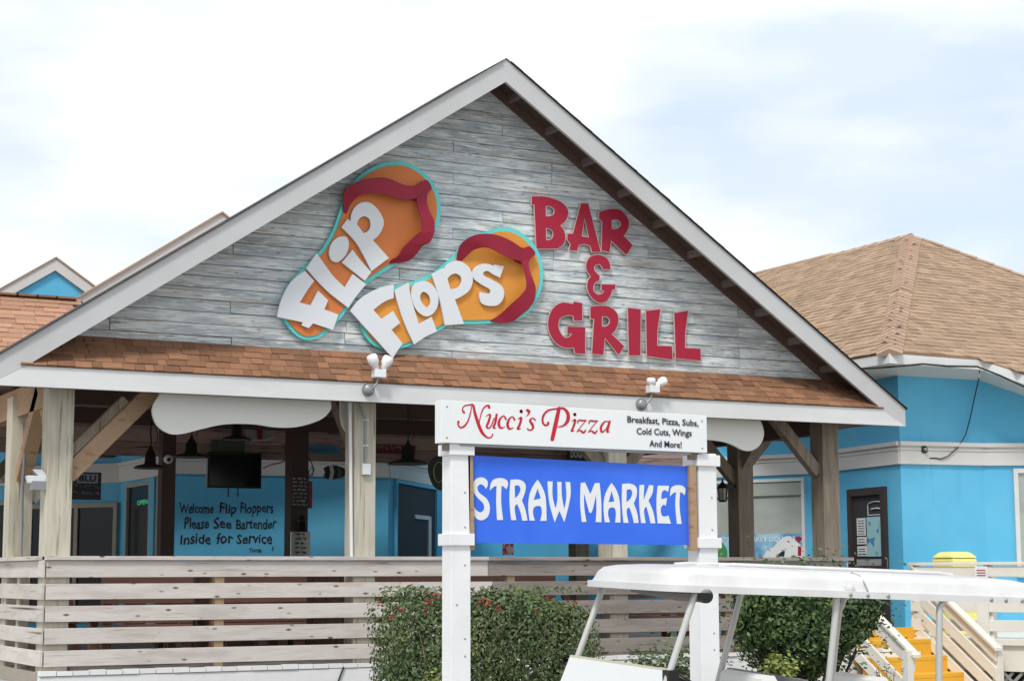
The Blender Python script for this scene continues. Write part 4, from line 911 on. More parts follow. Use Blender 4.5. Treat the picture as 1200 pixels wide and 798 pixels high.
# unseen slab added to keep sky light off the bar interior walls
MB().box(-9, 4.2, 7.62, 13, 4.32, 4.42).build('sky_light_blocker', M['soffitwood'], bb)
# =================================================================== ROOFS AT LEFT
rb = thing('rear_building', 'blue building at far left with brown shingle roof and a small blue gable', 'building', (-4.5, 9, 0))
R0, R1 = atD(-60, 346.5, 22*1.0), None
RYg = atD(50, 350, 22).y; RZ = atD(50, 350, 22).z
A_, B_ = Vector((-9.5, RYg, RZ)), Vector((atY(97, 352, RYg).x, RYg, RZ))
pit = .62; run = 2.2
C_, D_ = Vector((B_.x, RYg-run, RZ-pit*run)), Vector((-9.5, RYg-run, RZ-pit*run))
nS = Vector((0, -pit, 1)).normalized()
X_ = lambda y, x: Vector((x, y, RZ-pit*(RYg-y)))
MB().prism([[X_(RYg-3.5, -9.5), X_(RYg-3.5, -4.8), X_(RYg-run, -4.8), C_, B_, A_]], -nS*.10).build('roof_slope', M['eaveshingle'], rb)
vS = Vector((0, 1, pit)).normalized(); exS = .135
tabs2 = {(w, t): tab_mesh('shingle', w*1.5-.004, exS, t, M['shingle_sunlit'], .02) for w in widths for t in (.010, .017)}
def sh_row(org, U, V, N_, length, parent):
    x = -random.random()*.1
    while x < length:
        w = random.choice(widths); t = random.choice((.010, .017))
        if x+w*1.5 > length: break
        if x >= 0:
            o = org+U*x+N_*(.002+random.uniform(0, .002)); Mx = Matrix(((U.x, V.x, N_.x, o.x), (U.y, V.y, N_.y, o.y), (U.z, V.z, N_.z, o.z), (0, 0, 0, 1)))
            place('shingle', tabs2[(w, t)], Mx, parent)
        x += w*1.5
nr = int((RYg-(RYg-run))/vS.y/exS)
for r in range(-10, nr):
    o = D_+vS*exS*r; o = Vector((-6.0, o.y, o.z)); sh_row(o, Vector((1, 0, 0)), vS, nS, (B_.x if r >= 0 else -4.8)+6.0, rb)
x = -5.6
while x < B_.x-.2:
    MB().box(x, x+.26, RYg-.07, RYg+.06, RZ+.01, RZ+.035).build('ridge_cap', M['shingle'], rb); x += .24
# small blue gable
Yg = 9.0
ap = atY(65.5, 303, Yg); rr_ = atY(112, 337, Yg); ll_ = atY(-3, 342, Yg); sl = ((ap.z-rr_.z)/(rr_.x-ap.x)+(ap.z-ll_.z)/(ap.x-ll_.x))/2; hw = 1.6
sgb = thing('gable_dormer', 'small blue triangular gable with cream trim above the brown roof at far left', 'gable', (ap.x, Yg, ap.z-1))
MB().prism([[Vector((ap.x-hw, Yg+.05, ap.z-.03-sl*hw)), Vector((ap.x+hw, Yg+.05, ap.z-.03-sl*hw)), Vector((ap.x, Yg+.05, ap.z-.03))]], (0, .1, 0)).build('gable_wall', M['blue'], sgb)
for sg in (-1, 1):
    q = [Vector((ap.x, Yg, ap.z)), Vector((ap.x+sg*hw, Yg, ap.z-sl*hw)), Vector((ap.x+sg*hw, Yg, ap.z-sl*hw-.16)), Vector((ap.x, Yg, ap.z-.17))]
    MB().prism([q], (0, .04, 0)).build('trim_board', M['belt'], sgb)
    q = [Vector((ap.x, Yg-.02, ap.z+.025)), Vector((ap.x+sg*hw, Yg-.02, ap.z-sl*hw+.025)), Vector((ap.x+sg*hw, Yg-.02, ap.z-sl*hw+.002)), Vector((ap.x, Yg-.02, ap.z+.002))]
    MB().prism([q], (0, 3.0, 0)).build('roof_slope', M['ridge_shingle'], sgb)
# larger gable just behind the pavilion's left slope
Yr = 7.2
ap = atY(260, 250.5, Yr); lo = atY(97, 347, Yr); sl = (ap.z-lo.z)/(ap.x-lo.x); hw = ap.x-lo.x+.15
rg = thing('rear_gable', 'cream trimmed gable roof rising behind the left slope of the pavilion', 'gable', (ap.x, Yr, ap.z-1.5))
MB().prism([[Vector((ap.x-hw, Yr+.05, ap.z-.03-sl*hw)), Vector((ap.x+hw, Yr+.05, ap.z-.03-sl*hw)), Vector((ap.x, Yr+.05, ap.z-.03))]], (0, .1, 0)).build('gable_wall', M['sheet'], rg)
for sg in (-1, 1):
    for d0, d1, y, th, m, nm in ((0, .15, Yr, .04, 'belt', 'trim_board'), (-.03, -.002, Yr-.03, .25, 'ridge_shingle', 'roof_slope'), (.151, .20, Yr+.02, .03, 'whiteframe', 'trim_board')):
        q = [Vector((ap.x, y, ap.z-d0)), Vector((ap.x+sg*hw, y, ap.z-sl*hw-d0)), Vector((ap.x+sg*hw, y, ap.z-sl*hw-d1)), Vector((ap.x, y, ap.z-d1))]
        MB().prism([q], (0, th, 0)).build(nm, M[m], rg)

# =================================================================== BAR INTERIOR
def lampshade(x, y, D, r, label):
    p = atD(x, y, D); t = thing('pendant_lamp', label, 'pendant lamp', p, 'black barn pendant lamps under the bar ceiling')
    MB().lathe(p, [(r*1.12, 0), (r*1.14, .012), (r*.98, .03), (r*.40, .055), (r*.36, .16), (r*.22, .21), (.02, .23), (.015, .26)], 24).build('lamp_shade', M['black'], t)
    MB().lathe(p, [(0, .03), (r*.5, .03), (r*.93, .004)], 20).build('reflector', M['galv'], t)
    n_ = 7; z0 = p.z+.26
    zt = PT+.2
    MB().tube([(p.x+.006*math.sin(i*2), p.y, z0+(zt-z0)*i/n_) for i in range(n_+1)], .009, 6).build('chain', M['black'], t)
    MB().tube([(p.x+.05+.03*math.sin(i), p.y, z0+(zt-z0)*i/n_) for i in range(n_+1)], .005, 5).build('cord', M['black'], t)
lampshade(176, 549, 20.5, .165, 'leftmost black barn pendant lamp near the dark door of the bar')
lampshade(224, 536, 21.5, .185, 'black barn pendant lamp left of the television')
lampshade(277, 516, 20.0, .15, 'black barn pendant lamp above the television')
lampshade(478, 544, 20.0, .20, 'wide black barn pendant lamp right of the middle timber post')
t = thing('television', 'black flat television hung on the bar wall above the painted greeting', 'television', atY(275, 551, 6.1))
p0, p1 = atY(243, 571, 6.05), atY(307, 531, 6.05)
MB().box(p0.x, p1.x, 6.05, 6.12, p0.z, p1.z).build('screen_body', M['black'], t, bevel=.01)
MB().box(p0.x+.03, p1.x-.03, 6.044, 6.0495, p0.z+.03, p1.z-.03).build('screen', M['glassdark'], t)
for k in (-.05, .08): MB().tube([((p0.x+p1.x)/2+k, 6.15, p0.z-.11), ((p0.x+p1.x)/2+k, 6.15, p0.z+.1)], .01, 5).build('bracket_arm', M['black'], t)
MB().box((p0.x+p1.x)/2-.2, (p0.x+p1.x)/2+.2, 6.121, 6.34, p0.z+.2, p0.z+.3).build('wall_mount', M['black'], t)
def ipost(x0, x1, Y, lab):
    a, b = atY(x0, 600, Y).x, atY(x1, 600, Y).x
    return setp(MB().box(a, b, Y, Y+(b-a), DZ, PT+.2).build('timber_post', M['interior_post'], None, bevel=.005), lab, 'post', 'dark posts inside the bar')
ipost(189, 205, 5.0, 'dark timber post beside the door opening inside the bar'); ipost(341, 361, 5.2, 'dark timber post carrying the chalkboard inside the bar')
t = thing('security_camera', 'small white dome camera on the dark post inside the bar', 'camera', atY(197, 538, 4.97))
MB().lathe(atY(197, 538, 4.97), [(.045, -.04), (.055, 0), (.05, .05), (0, .06)], 16, axis=(0, -1, 0)).build('housing', M['sheet'], t)
MB().lathe(atY(198, 538.5, 4.905), [(0, .012), (.022, .01), (.025, -.01)], 12, axis=(0, -1, 0)).build('lens', M['black'], t)
# chalkboard
def board_thing(name, label, cat, x0, x1, y0, y1, Y, fm, th=.03, tilt=0):
    t = thing(name, label, cat, atY((x0+x1)/2, y1, Y)); a, b = atY(x0, y1, Y), atY(x1, y0, Y)
    o = MB().box(a.x, b.x, Y, Y+th, a.z, b.z).build('panel', fm, t, bevel=.003); return t, o, a, b
M['slate'] = mat('chalkboard_slate', (.05, .05, .05), .8)
M['chalk'] = mat('chalk_line', (.85, .85, .82), .9)
def scribble(t, a, b, Y, rows, m, h=None, seed=1, x0=.06, x1=.94):
    rnd_ = random.Random(seed); H = b.z-a.z; Wd = b.x-a.x
    for i in range(rows):
        z0 = b.z-H*(i+.75)/(rows+.35); hh_ = h or H/rows*.55; x = a.x+Wd*x0; pts_ = []
        mb = MB()
        while x < a.x+Wd*x1-.02:
            n_ = rnd_.randint(3, 6); pts_ = []
            for k in range(n_*2):
                if x > a.x+Wd*x1: break
                pts_.append((x, Y-.003, z0+hh_*(.5+.5*math.sin(k*2.2+rnd_.random()*1.4)))); x += hh_*.22
            if len(pts_) > 2: mb.tube(pts_, hh_*.12, 4)
            x += hh_*.45
        mb.build('written_line', m, t, kind='stuff')
t, o, a, b = board_thing('chalkboard', 'narrow chalkboard covered in white handwriting on the dark post inside the bar', 'chalkboard', 341.5, 362, 559, 595, 5.16, M['slate']); scribble(t, a, b, 5.16, 8, M['chalk'])
MB().box(b.x+.002, b.x+.05, 5.165, 5.2, a.z, b.z-.05).build('side_board', M['strap'], t)
t, o, a, b = board_thing('notice_sign', 'pale rounded notice sign with blue writing low on the dark post', 'sign', 341, 364, 623, 652, 5.14, M['glassgreen']); scribble(t, a, b, 5.14, 5, M['ink'], seed=5, x0=.2, x1=.8)
t = thing('wall_lantern', 'black lantern on the dark inner post above the pale notice sign', 'lantern', atY(354, 617, 5.1))
p = atY(354, 622, 5.1)
MB().lathe(p, [(.03, 0), (.05, .01), (.055, .12), (.06, .13), (.02, .19), (0, .21)], 6).build('lantern_body', M['black'], t); MB().box(p.x-.02, p.x+.02, p.y, p.y+.1, p.z+.08, p.z+.11).build('arm', M['black'], t)
# signs on the header
M['signblue'] = mat('small_sign_blue', (.07, .26, .40), .6)
t, o, a, b = board_thing('header_sign', 'long blue sign reading KICK OFF YOUR FLIP FLOPS on the brown board wall', 'sign', 335, 399, 522.5, 530.5, HY-.05, M['signblue'])
text('lettering', 'KICK OFF YOUR FLIP FLOPS', (a.x+.05, HY-.053, a.z+.025), (b.x-.05, HY-.053, a.z+.025), (b.z-a.z)*.45, M['ink'], t, up=(0, 0, 1))
M['redsign'] = mat('dull_red_sign', (.16, .02, .025), .6)
t, o, a, b = board_thing('header_sign', 'dull red lettered strip sign right of the middle post', 'sign', 438, 487, 522, 531, HY-.05, M['redsign']); scribble(t, a, b, HY-.05, 1, M['cream'], seed=9)
# slanted beer sign
t = thing('beer_sign', 'white and red sign with pale script on the brown boards right of middle post', 'sign', atY(450, 515, 5.4))
Yq = 5.4
MB().prism([[atY(*p, Yq) for p in ((385, 508), (388, 488), (497, 490), (482, 506), (440, 506))]], (0, .03, 0)).build('panel', M['interior_post'], t)
MB().prism([[atY(*p, Yq-.004) for p in ((438, 495.5), (497, 496), (494, 500.5), (438, 497.5))]], (0, .003, 0)).build('stripe', M['belt'], t)
MB().prism([[atY(*p, Yq-.004) for p in ((475, 491), (498, 492), (497, 495.5), (478, 495))]], (0, .003, 0)).build('stripe', M['redsign'], t)
MB().prism([[atY(*p, Yq-.004) for p in ((385, 500), (472, 501.5), (489, 503), (468, 505.5), (385, 505.5))]], (0, .003, 0)).build('stripe', M['belt'], t)
q0, q1 = atY(392, 496.5, Yq-.01), atY(480, 497, Yq-.01)
text('lettering', 'vnsy', atY(438, 496, Yq-.012), atY(481, 497.5, Yq-.012), .10, M['paper'], t, shear=.4, bold=.03, up=(0, 0, 1))
text('lettering', 'EST.1829', atY(441, 503.5, Yq-.012), atY(458, 504, Yq-.012), .03, M['ink'], t, up=(0, 0, 1))
# pennant with a red cross bar
t = thing('wall_pennant', 'white pennant with a red upright bar on the brown boards above the television', 'pennant', atY(303, 510, 6.2))
MB().prism([[atY(*p, 6.2) for p in ((284, 500), (323, 502), (318, 512), (304, 516), (290, 512))]], (0, .02, 0)).build('panel', M['glassgreen'], t)
MB().prism([[atY(*p, 6.19) for p in ((301, 501), (307.5, 501.5), (307.5, 516), (302, 515.5))]], (0, .009, 0)).build('red_bar', M['strap'], t)
MB().tube([atY(286, 513, 6.15), atY(295, 515.5, 6.15), atY(310, 515.5, 6.15), atY(323, 511.5, 6.15)], .008, 6).build('hanging_rod', M['paper'], t)
t, o, a, b = board_thing('header_sign', 'faded green and grey sign left of the pennant on the brown boards', 'sign', 248, 287, 516, 529, HY-.06, mat('faded_sign', (.10, .11, .09), .7, .3, 6, col2=(.05, .12, .06)))
# striped ornament
t = thing('striped_ornament', 'black white and green striped fish shaped ornament on the cream band', 'ornament', atY(396, 553, 6.2))
mats_ = [M['ink'], M['belt'], M['leaf']]
for k in range(6):
    x0 = 381+k*4.6; hh0 = (5.0, 8, 8.5, 8, 6.5, 4.5, 4)[k]; hh1 = (5.0, 8, 8.5, 8, 6.5, 4.5, 4)[k+1]
    MB().prism([[atY(*p, 6.25) for p in ((x0, 553-hh0), (x0+4.5, 553-hh1+.5), (x0+6.0, 553), (x0+4.5, 553+hh1), (x0, 553+hh0), (x0+1.5, 553))]], (0, .06, 0)).build('stripe', mats_[(0, 1, 0, 2, 0, 0)[k]], t)
# hanging cable coil
setp(MB().tube([atY(x, y, 5.1) for x, y in ((361, 536), (365, 542), (368, 550), (366, 557), (361, 559), (362, 552), (366, 545), (367, 554), (362, 557))], .007, 5).build('cable', M['black']), 'coil of black cable hanging beside the dark inner post', 'cable')
setp(MB().tube([atY(x, y, 6.1) for x, y in ((308, 549), (316, 545), (325, 543), (333, 540), (340, 536))], .007, 5).build('cable', M['black']), 'black cable running from the television to the dark inner post', 'cable')
# BLU sign
t, o, a, b = board_thing('beer_sign', 'dark square sign reading BLU above the left window', 'sign', 84, 119, 553.5, 585, 8.6, M['slate'])
M['blupanel'] = mat('blu_panel', (.25, .27, .30), .6)
p0, p1 = atY(90, 566, 8.59), atY(115, 555.5, 8.59)
MB().box(p0.x, p1.x, 8.585, 8.599, p0.z, p1.z).build('name_plate', M['blupanel'], t)
text('lettering', 'BLU', (p0.x+.03, 8.582, p0.z+.03), (p1.x-.03, 8.582, p0.z+.03), (p1.z-p0.z)*.66, M['ink'], t, bold=.03, up=(0, 0, 1))
scribble(t, a, b-Vector((0, 0, (b.z-a.z)*.4)), 8.6, 2, M['blupanel'], seed=3)
t = thing('strip_light', 'thin pale strip light under the ceiling above the left window', 'light fitting', atY(113, 535, 7.0))
a, b = atY(92, 536, 7.0), atY(135, 536, 7.0)
MB().box(a.x, b.x, 6.95, 7.05, a.z+.02, a.z+.06).build('fitting_body', M['black'], t); MB().tube([(a.x+.03, 6.97, a.z+.01), (b.x-.03, 6.97, a.z+.01)], .016, 8).build('lamp_tube', M['glassgreen'], t)
t, o, a, b = board_thing('beer_sign', 'dark sign with pale capital letters near the right hanging white board', 'sign', 894, 922, 500, 516, 3.4, M['slate'])
text('lettering', "HENRY'S", (a.x+.03, 3.396, a.z+.09), (b.x-.03, 3.396, a.z+.09), .09, M['paper'], t, up=(0, 0, 1), bold=.02)
# white window box sign on far left post line
t, o, a, b = board_thing('light_box', 'pale lit box at the left edge seen between the side posts', 'light box', 0, 9, 548, 566, 7.0, M['sheet'])
# green surfboard edge by the white sign post
t = thing('surfboard', 'dark green surfboard tip with pale crest left of the white sign post', 'surfboard', atY(512, 555, 5.0))
pts_ = smooth_path([(503, 545), (512, 534), (524, 536), (528, 552), (522, 572), (512, 572), (505, 560)], 5)
MB().prism([[atY(p.x, p.y, 5.0) for p in pts_]], (0, .04, 0)).build('surfboard_body', mat('green_board', (.05, .07, .045), .5), t)
MB().tube([atY(514+6*math.cos(a), 553+12*math.sin(a), 4.99) for a in [2*math.pi*i/16 for i in range(17)]], .01, 5).build('crest_ring', M['glassgreen'], t)
# ceiling board sign seen above the banner
t, o, a, b = board_thing('beer_sign', 'dark sign with pale capital letters seen above the blue banner', 'sign', 667, 686, 523, 541, 4.0, M['slate'])
text('lettering', 'DOGH', (a.x+.02, 3.996, a.z+.06), (b.x-.02, 3.996, a.z+.06), .09, M['paper'], t, up=(0, 0, 1), bold=.02)
# wall lantern on the brown right post
t = thing('wall_lantern', 'black carriage lantern on the brown timber post at right', 'lantern', atY(846, 590, q2))
p = atY(847, 588, q2-.05)
MB().lathe(p, [(0, .0), (.05, .0), (.055, .02)], 6).build('base', M['black'], t)
for k in range(6):
    a_ = math.pi*2*k/6; MB().tube([p+Vector((.05*math.cos(a_), .05*math.sin(a_), .02)), p+Vector((.065*math.cos(a_), .065*math.sin(a_), .17))], .006, 5).build('frame_bar', M['black'], t)
MB().lathe(p, [(.042, .02), (.056, .17)], 6).build('glass', M['glassgreen'], t)
MB().lathe(p, [(.085, .165), (.08, .18), (.03, .23), (.012, .25), (.012, .28), (0, .285)], 6).build('roof_cap', M['black'], t)
MB().box(p.x+.04, 4.334, p.y-.015, p.y+.015, p.z+.18, p.z+.21).build('arm', M['black'], t)
# posters seen under the banner
M['flyer'] = mat('yellow_flyer', (.70, .62, .04), .6, .3, 14, col2=(.05, .05, .03), c2pos=(.50, .54))
we = walls['e']; wf = walls['f']
t, o, a, b = board_thing('flyer', 'yellow flyer with black print seen below the blue banner', 'flyer', 721, 735, 638, 649, 2.2, M['flyer'])
t, o, a, b = board_thing('flyer', 'small red and white card seen below the blue banner', 'card', 590, 602, 637, 650, 3.0, mat('card_red', (.6, .5, .48), .6, .3, 18, col2=(.45, .03, .04), c2pos=(.5, .55)))
# =================================================================== TABLES AND BOOTHS BEHIND THE RAIL
def booth(x, y, w, lab):
    t = thing('booth_bench', lab, 'bench', (x, y, DZ), 'red brown high backed benches behind the rail')
    for i in range(4): MB().box(x-w/2, x+w/2, y-.015, y+.015, DZ+.22+.19*i, DZ+.22+.19*i+.18).build('back_board', M['tablewood'], t)
    for dx in (-w/2+.05, w/2-.05): MB().box(x+dx-.045, x+dx+.045, y+.016, y+.10, DZ, DZ+.96).build('leg', M['tablewood'], t)
    for i in range(3): MB().box(x-w/2, x+w/2, y+.12+i*.15, y+.26+i*.15, DZ+.42, DZ+.46).build('seat_board', M['tablewood'], t)
    for dx in (-w/2+.05, w/2-.05): MB().box(x+dx-.04, x+dx+.04, y+.48, y+.56, DZ, DZ+.419).build('leg', M['tablewood'], t)
    return t
def table(x, y, w, lab):
    t = thing('picnic_table', lab, 'picnic table', (x, y, DZ), 'wooden picnic tables on the bar deck')
    for i in range(5): MB().box(x-w/2, x+w/2, y-.38+i*.155, y-.38+i*.155+.145, DZ+.73, DZ+.77).build('top_board', M['tablewood'], t)
    for sx in (-w/2+.18, w/2-.18):
        for sy in (-1, 1): MB().bar((x+sx, y+sy*.15, DZ+.72), (x+sx, y+sy*.62, DZ), .04, .09, up=(1, 0, 0)).build('leg', M['tablewood'], t)
        MB().box(x+sx-.0601, x+sx-.0201, y-.72, y+.72, DZ+.38, DZ+.44).build('cross_bar', M['tablewood'], t)
    for sy in (-1, 1): MB().box(x-w/2, x+w/2, y+sy*.66-.13, y+sy*.66+.13, DZ+.441, DZ+.48).build('seat', M['tablewood'], t)
booth(-3.35, 1.15, .9, 'high backed bench behind the rail nearest the left corner post'); booth(-2.2, 1.15, 1.0, 'high backed bench behind the rail left of the middle post')
booth(-.55, 1.2, 1.1, 'high backed bench behind the rail just right of the middle post'); booth(2.5, 1.25, 1.2, 'high backed bench behind the rail at the shrub end')
booth(.72, 1.25, 1.1, 'high backed bench behind the rail under the blue banner'); booth(3.75, 1.3, 1.0, 'high backed bench behind the rail beside the right brown post')
table(-3.0, 3.2, 1.7, 'picnic table behind the benches nearest the left corner'); table(-.9, 3.3, 1.7, 'picnic table behind the benches near the middle post'); table(1.6, 3.0, 1.7, 'picnic table seen past the blue banner')
bc = thing('bar_counter', 'long brown plank bar counter along the back of the deck', 'counter', (-.2, 5.7, DZ))
for i in range(16): MB().box(-1.6+i*.19, -1.6+i*.19+.18, 5.5, 5.53, DZ, DZ+.98).build('front_plank', M['tablewood'], bc)
MB().box(-1.65, 1.5, 5.4, 5.9, DZ+.981, DZ+1.03).build('counter_top', M['deckwood'], bc)

# =================================================================== RIGHT HAND DECK AND STAIRS
D0 = 21.9
R0 = atD(1067, 659, D0); R1 = atD(1166, 755, D0-1.0); RTOP = R0.z
h = Vector((R1.x-R0.x, R1.y-R0.y, 0)); RUN = h.length; h.normalize(); pl = Vector((h.y, -h.x, 0))
if pl.x > 0: pl = -pl
sw = 1.40; slope = (R0.z-R1.z)/RUN
EZ = 1.29
rE = atD(1262, 651, 20.6); rE.z = RTOP+.0
rd = Vector((rE.x-R0.x, rE.y-R0.y, 0)); RL = rd.length; rd.normalize(); rnm = Vector((rd.y, -rd.x, 0))
# deck slab (structure)
q = [R0+pl*sw*1.2, R0, R0+rd*RL*1.3, Vector((W9[0]+1.5, W9[1]-.2, 0)), Vector((W8[0], W8[1]-.02, 0)), Vector((W7[0], W7[1]-.02, 0)), Vector((R0.x-sw*1.2, W7[1]+.6, 0))]
sdk = MB().prism([[Vector((p.x, p.y, EZ)) for p in q]], (0, 0, -.06)).build('deck_landing', M['seriewhite']); sdk['kind'] = 'structure'
wr = thing('deck_railing', 'cream painted railing along the shop deck at far right', 'railing', (R0.x, R0.y, EZ), None)
def rb_(name, t0, t1, z0, z1, o0, o1, m, par):
    f = lambda t, o, z: Vector((R0.x, R0.y, 0))+rd*t+rnm*o+Vector((0, 0, z))
    return MB().hexa([f(t0, o1, z0), f(t1, o1, z0), f(t1, o0, z0), f(t0, o0, z0), f(t0, o1, z1), f(t1, o1, z1), f(t1, o0, z1), f(t0, o0, z1)]).build(name, m, par, bevel=.004)
rb_('top_rail', 0, RL, RTOP-.035, RTOP, -.09, .06, M['seriewhite'], wr)
for i, (za, zb) in enumerate(((.05, .17), (.24, .37), (.45, .58), (.67, .80))): rb_('board', .0, RL, RTOP-zb, RTOP-za, .0, .035, M['seriewhite'], wr)
for tt in (.04, .98, 2.1): rb_('post', tt-.05, tt+.05, EZ, RTOP-.036, -.10, -.001, M['seriewhite'], wr)
rb_('face_post', .86, 1.00, EZ-.05, RTOP-.05, .036, .07, M['seriewhite'], wr)
# fascia of the landing and lattice
lf = thing('deck_skirt', 'cream board skirt with dark lattice below the shop deck', 'deck skirt', (R0.x+rd.x, R0.y+rd.y, 0))
t_s = .10
rb_('skirt_board', t_s, RL, EZ-.36, EZ-.065, .0, .03, M['seriewhite'], lf); rb_('nosing', t_s-.05, RL, EZ-.063, EZ+.012, -.04, .075, M['seriewhite'], lf)
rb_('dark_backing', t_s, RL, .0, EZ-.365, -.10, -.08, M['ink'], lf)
M['lattice'] = mat('lattice_grey', (.30, .30, .29), .7)
f = lambda t, z, o: Vector((R0.x, R0.y, 0))+rd*t+rnm*o+Vector((0, 0, z))
zt_ = EZ-.37
for k in range(34):
    for sgn, o in ((1, .0), (-1, .012)):
        a0 = t_s-zt_+.115*k if sgn > 0 else t_s+.115*k
        # slat from bottom to top at 45 degrees
        ta, tb = (a0, a0+zt_) if sgn > 0 else (a0, a0-zt_)
        za, zb = 0, zt_
        if min(ta, tb) < t_s:
            cut = t_s-min(ta, tb)
            if ta < tb: ta, za = t_s, za+cut
            else: tb, zb = t_s, zb-cut
        if max(ta, tb) > RL or zb-za < .05: continue
        MB().bar(f(ta, za, o), f(tb, zb, o), .010, .035, up=rnm.cross((f(tb, zb, o)-f(ta, za, o)).normalized())).build('lattice_slat', M['lattice'], lf)
# staircase
st = thing('staircase', 'yellow painted wooden steps with cream railings leading up to the shop deck', 'staircase', R0+pl*sw/2-Vector((0, 0, R0.z)))
S0 = Vector((R0.x, R0.y, 0))+h*.02
nst = 7; rise = EZ/nst; tr = rise/slope
for i in range(nst):
    z1 = EZ-.004-rise*i; a = S0+h*(tr*i); b = S0+h*(tr*(i+1)+.02)
    MB().hexa([a+Vector((0, 0, z1-.05)), b+Vector((0, 0, z1-.05)), b+pl*sw+Vector((0, 0, z1-.05)), a+pl*sw+Vector((0, 0, z1-.05)), a+Vector((0, 0, z1)), b+Vector((0, 0, z1)), b+pl*sw+Vector((0, 0, z1)), a+pl*sw+Vector((0, 0, z1))][::1]).build('tread', M['yellow'], st, bevel=.005)
    MB().hexa([a+Vector((0, 0, z1-.0)), a+h*.02+Vector((0, 0, z1-.0)), a+h*.02+pl*sw+Vector((0, 0, z1)), a+pl*sw+Vector((0, 0, z1)), a+Vector((0, 0, z1+rise-.051)), a+h*.02+Vector((0, 0, z1+rise-.051)), a+h*.02+pl*sw+Vector((0, 0, z1+rise-.051)), a+pl*sw+Vector((0, 0, z1+rise-.051))]).build('riser', M['yellow'], st)
b0 = MB()
def sloped(name, side, a, b, d0, d1, th, m, par, out=0):
    o = pl*(sw if side else 0)+(pl if side else -pl)*out
    A = Vector((R0.x, R0.y, RTOP))+o+h*a-Vector((0, 0, slope*a)); B = Vector((R0.x, R0.y, RTOP))+o+h*b-Vector((0, 0, slope*b)); u = Vector((0, 0, 1)); q = (pl if side else -pl)*th
    return MB().hexa([A-u*d1, B-u*d1, B-u*d1+q, A-u*d1+q, A-u*d0, B-u*d0, B-u*d0+q, A-u*d0+q]).build(name, m, par, bevel=.004)
for side in (0, 1): sloped('stringer', side, -.05, RUN+.45, 1.0, 1.26, .035, M['yellow'], st, .0)
MB().hexa([S0+pl*.04-h*.1+Vector((0, 0, .0)), S0+pl*.04-h*.08, S0+pl*(sw-.04)-h*.08, S0+pl*(sw-.04)-h*.1]+[v+Vector((0, 0, EZ-.07)) for v in (S0+pl*.04-h*.1, S0+pl*.04-h*.08, S0+pl*(sw-.04)-h*.08, S0+pl*(sw-.04)-h*.1)]).build('back_board', M['soffitwood'], st)
for side in (0, 1):
    rlen = RUN if side == 0 else RUN+.05
    zo = 0
    sloped('hand_rail', side, 0.0, rlen+.04, 0, .04, .12, M['seriewhite'], st, -.05)
    for (d0, d1) in (((.05, .19), (.26, .41), (.47, .62), (.69, .83)) if side == 0 else ((.05, .22), (.42, .56), (.64, .78))): sloped('railing_board', side, .0, rlen, d0, d1, .035, M['seriewhite'], st, 0.0)
    for a in (.05, rlen-.08):
        P = Vector((R0.x, R0.y, 0))+pl*(sw+.036 if side else -.036-.09)+h*a; zt2 = RTOP-slope*a-.05
        MB().hexa([P, P+h*.09, P+h*.09+pl*.09, P+pl*.09]+[v+Vector((0, 0, zt2)) for v in (P, P+h*.09, P+h*.09+pl*.09, P+pl*.09)]).build('railing_post', M['seriewhite'], st, bevel=.004)
# bin and sign
bp = atD(1120, 700, 22.8)
t = thing('plastic_bin', 'yellow plastic bin with domed lid behind the cream railing', 'bin', (bp.x, bp.y, EZ))
zt_ = atD(1120, 652, 22.8).z; hw = .22
MB().box(bp.x-hw+.02, bp.x+hw-.02, bp.y-hw+.02, bp.y+hw-.02, EZ, zt_-.02).build('bin_body', M['bin'], t, bevel=.03)
MB().hexa([(bp.x-hw, bp.y-hw, zt_-.02), (bp.x+hw, bp.y-hw, zt_-.02), (bp.x+hw, bp.y+hw, zt_-.02), (bp.x-hw, bp.y+hw, zt_-.02), (bp.x-hw+.08, bp.y-hw+.08, zt_+.06), (bp.x+hw-.08, bp.y-hw+.08, zt_+.06), (bp.x+hw-.08, bp.y+hw-.08, zt_+.06), (bp.x-hw+.08, bp.y+hw-.08, zt_+.06)]).build('bin_lid', M['bin'], t, bevel=.035)
t = thing('notice_sign', 'small white sign with red print on the cream railing', 'sign', f(.93, 2.0, .08))
u0 = .86; MB().hexa([f(u0, RTOP-.22, .085), f(u0+.16, RTOP-.22, .085), f(u0+.16, RTOP-.22, .073), f(u0, RTOP-.22, .073), f(u0, RTOP-.06, .085), f(u0+.16, RTOP-.06, .085), f(u0+.16, RTOP-.06, .073), f(u0, RTOP-.06, .073)]).build('panel', M['sheet'], t)
for k in range(4): MB().bar(f(u0+.025, RTOP-.095-.03*k, .087), f(u0+.135, RTOP-.095-.03*k, .087), .002, .011).build('print_line', M['crimson'], t)
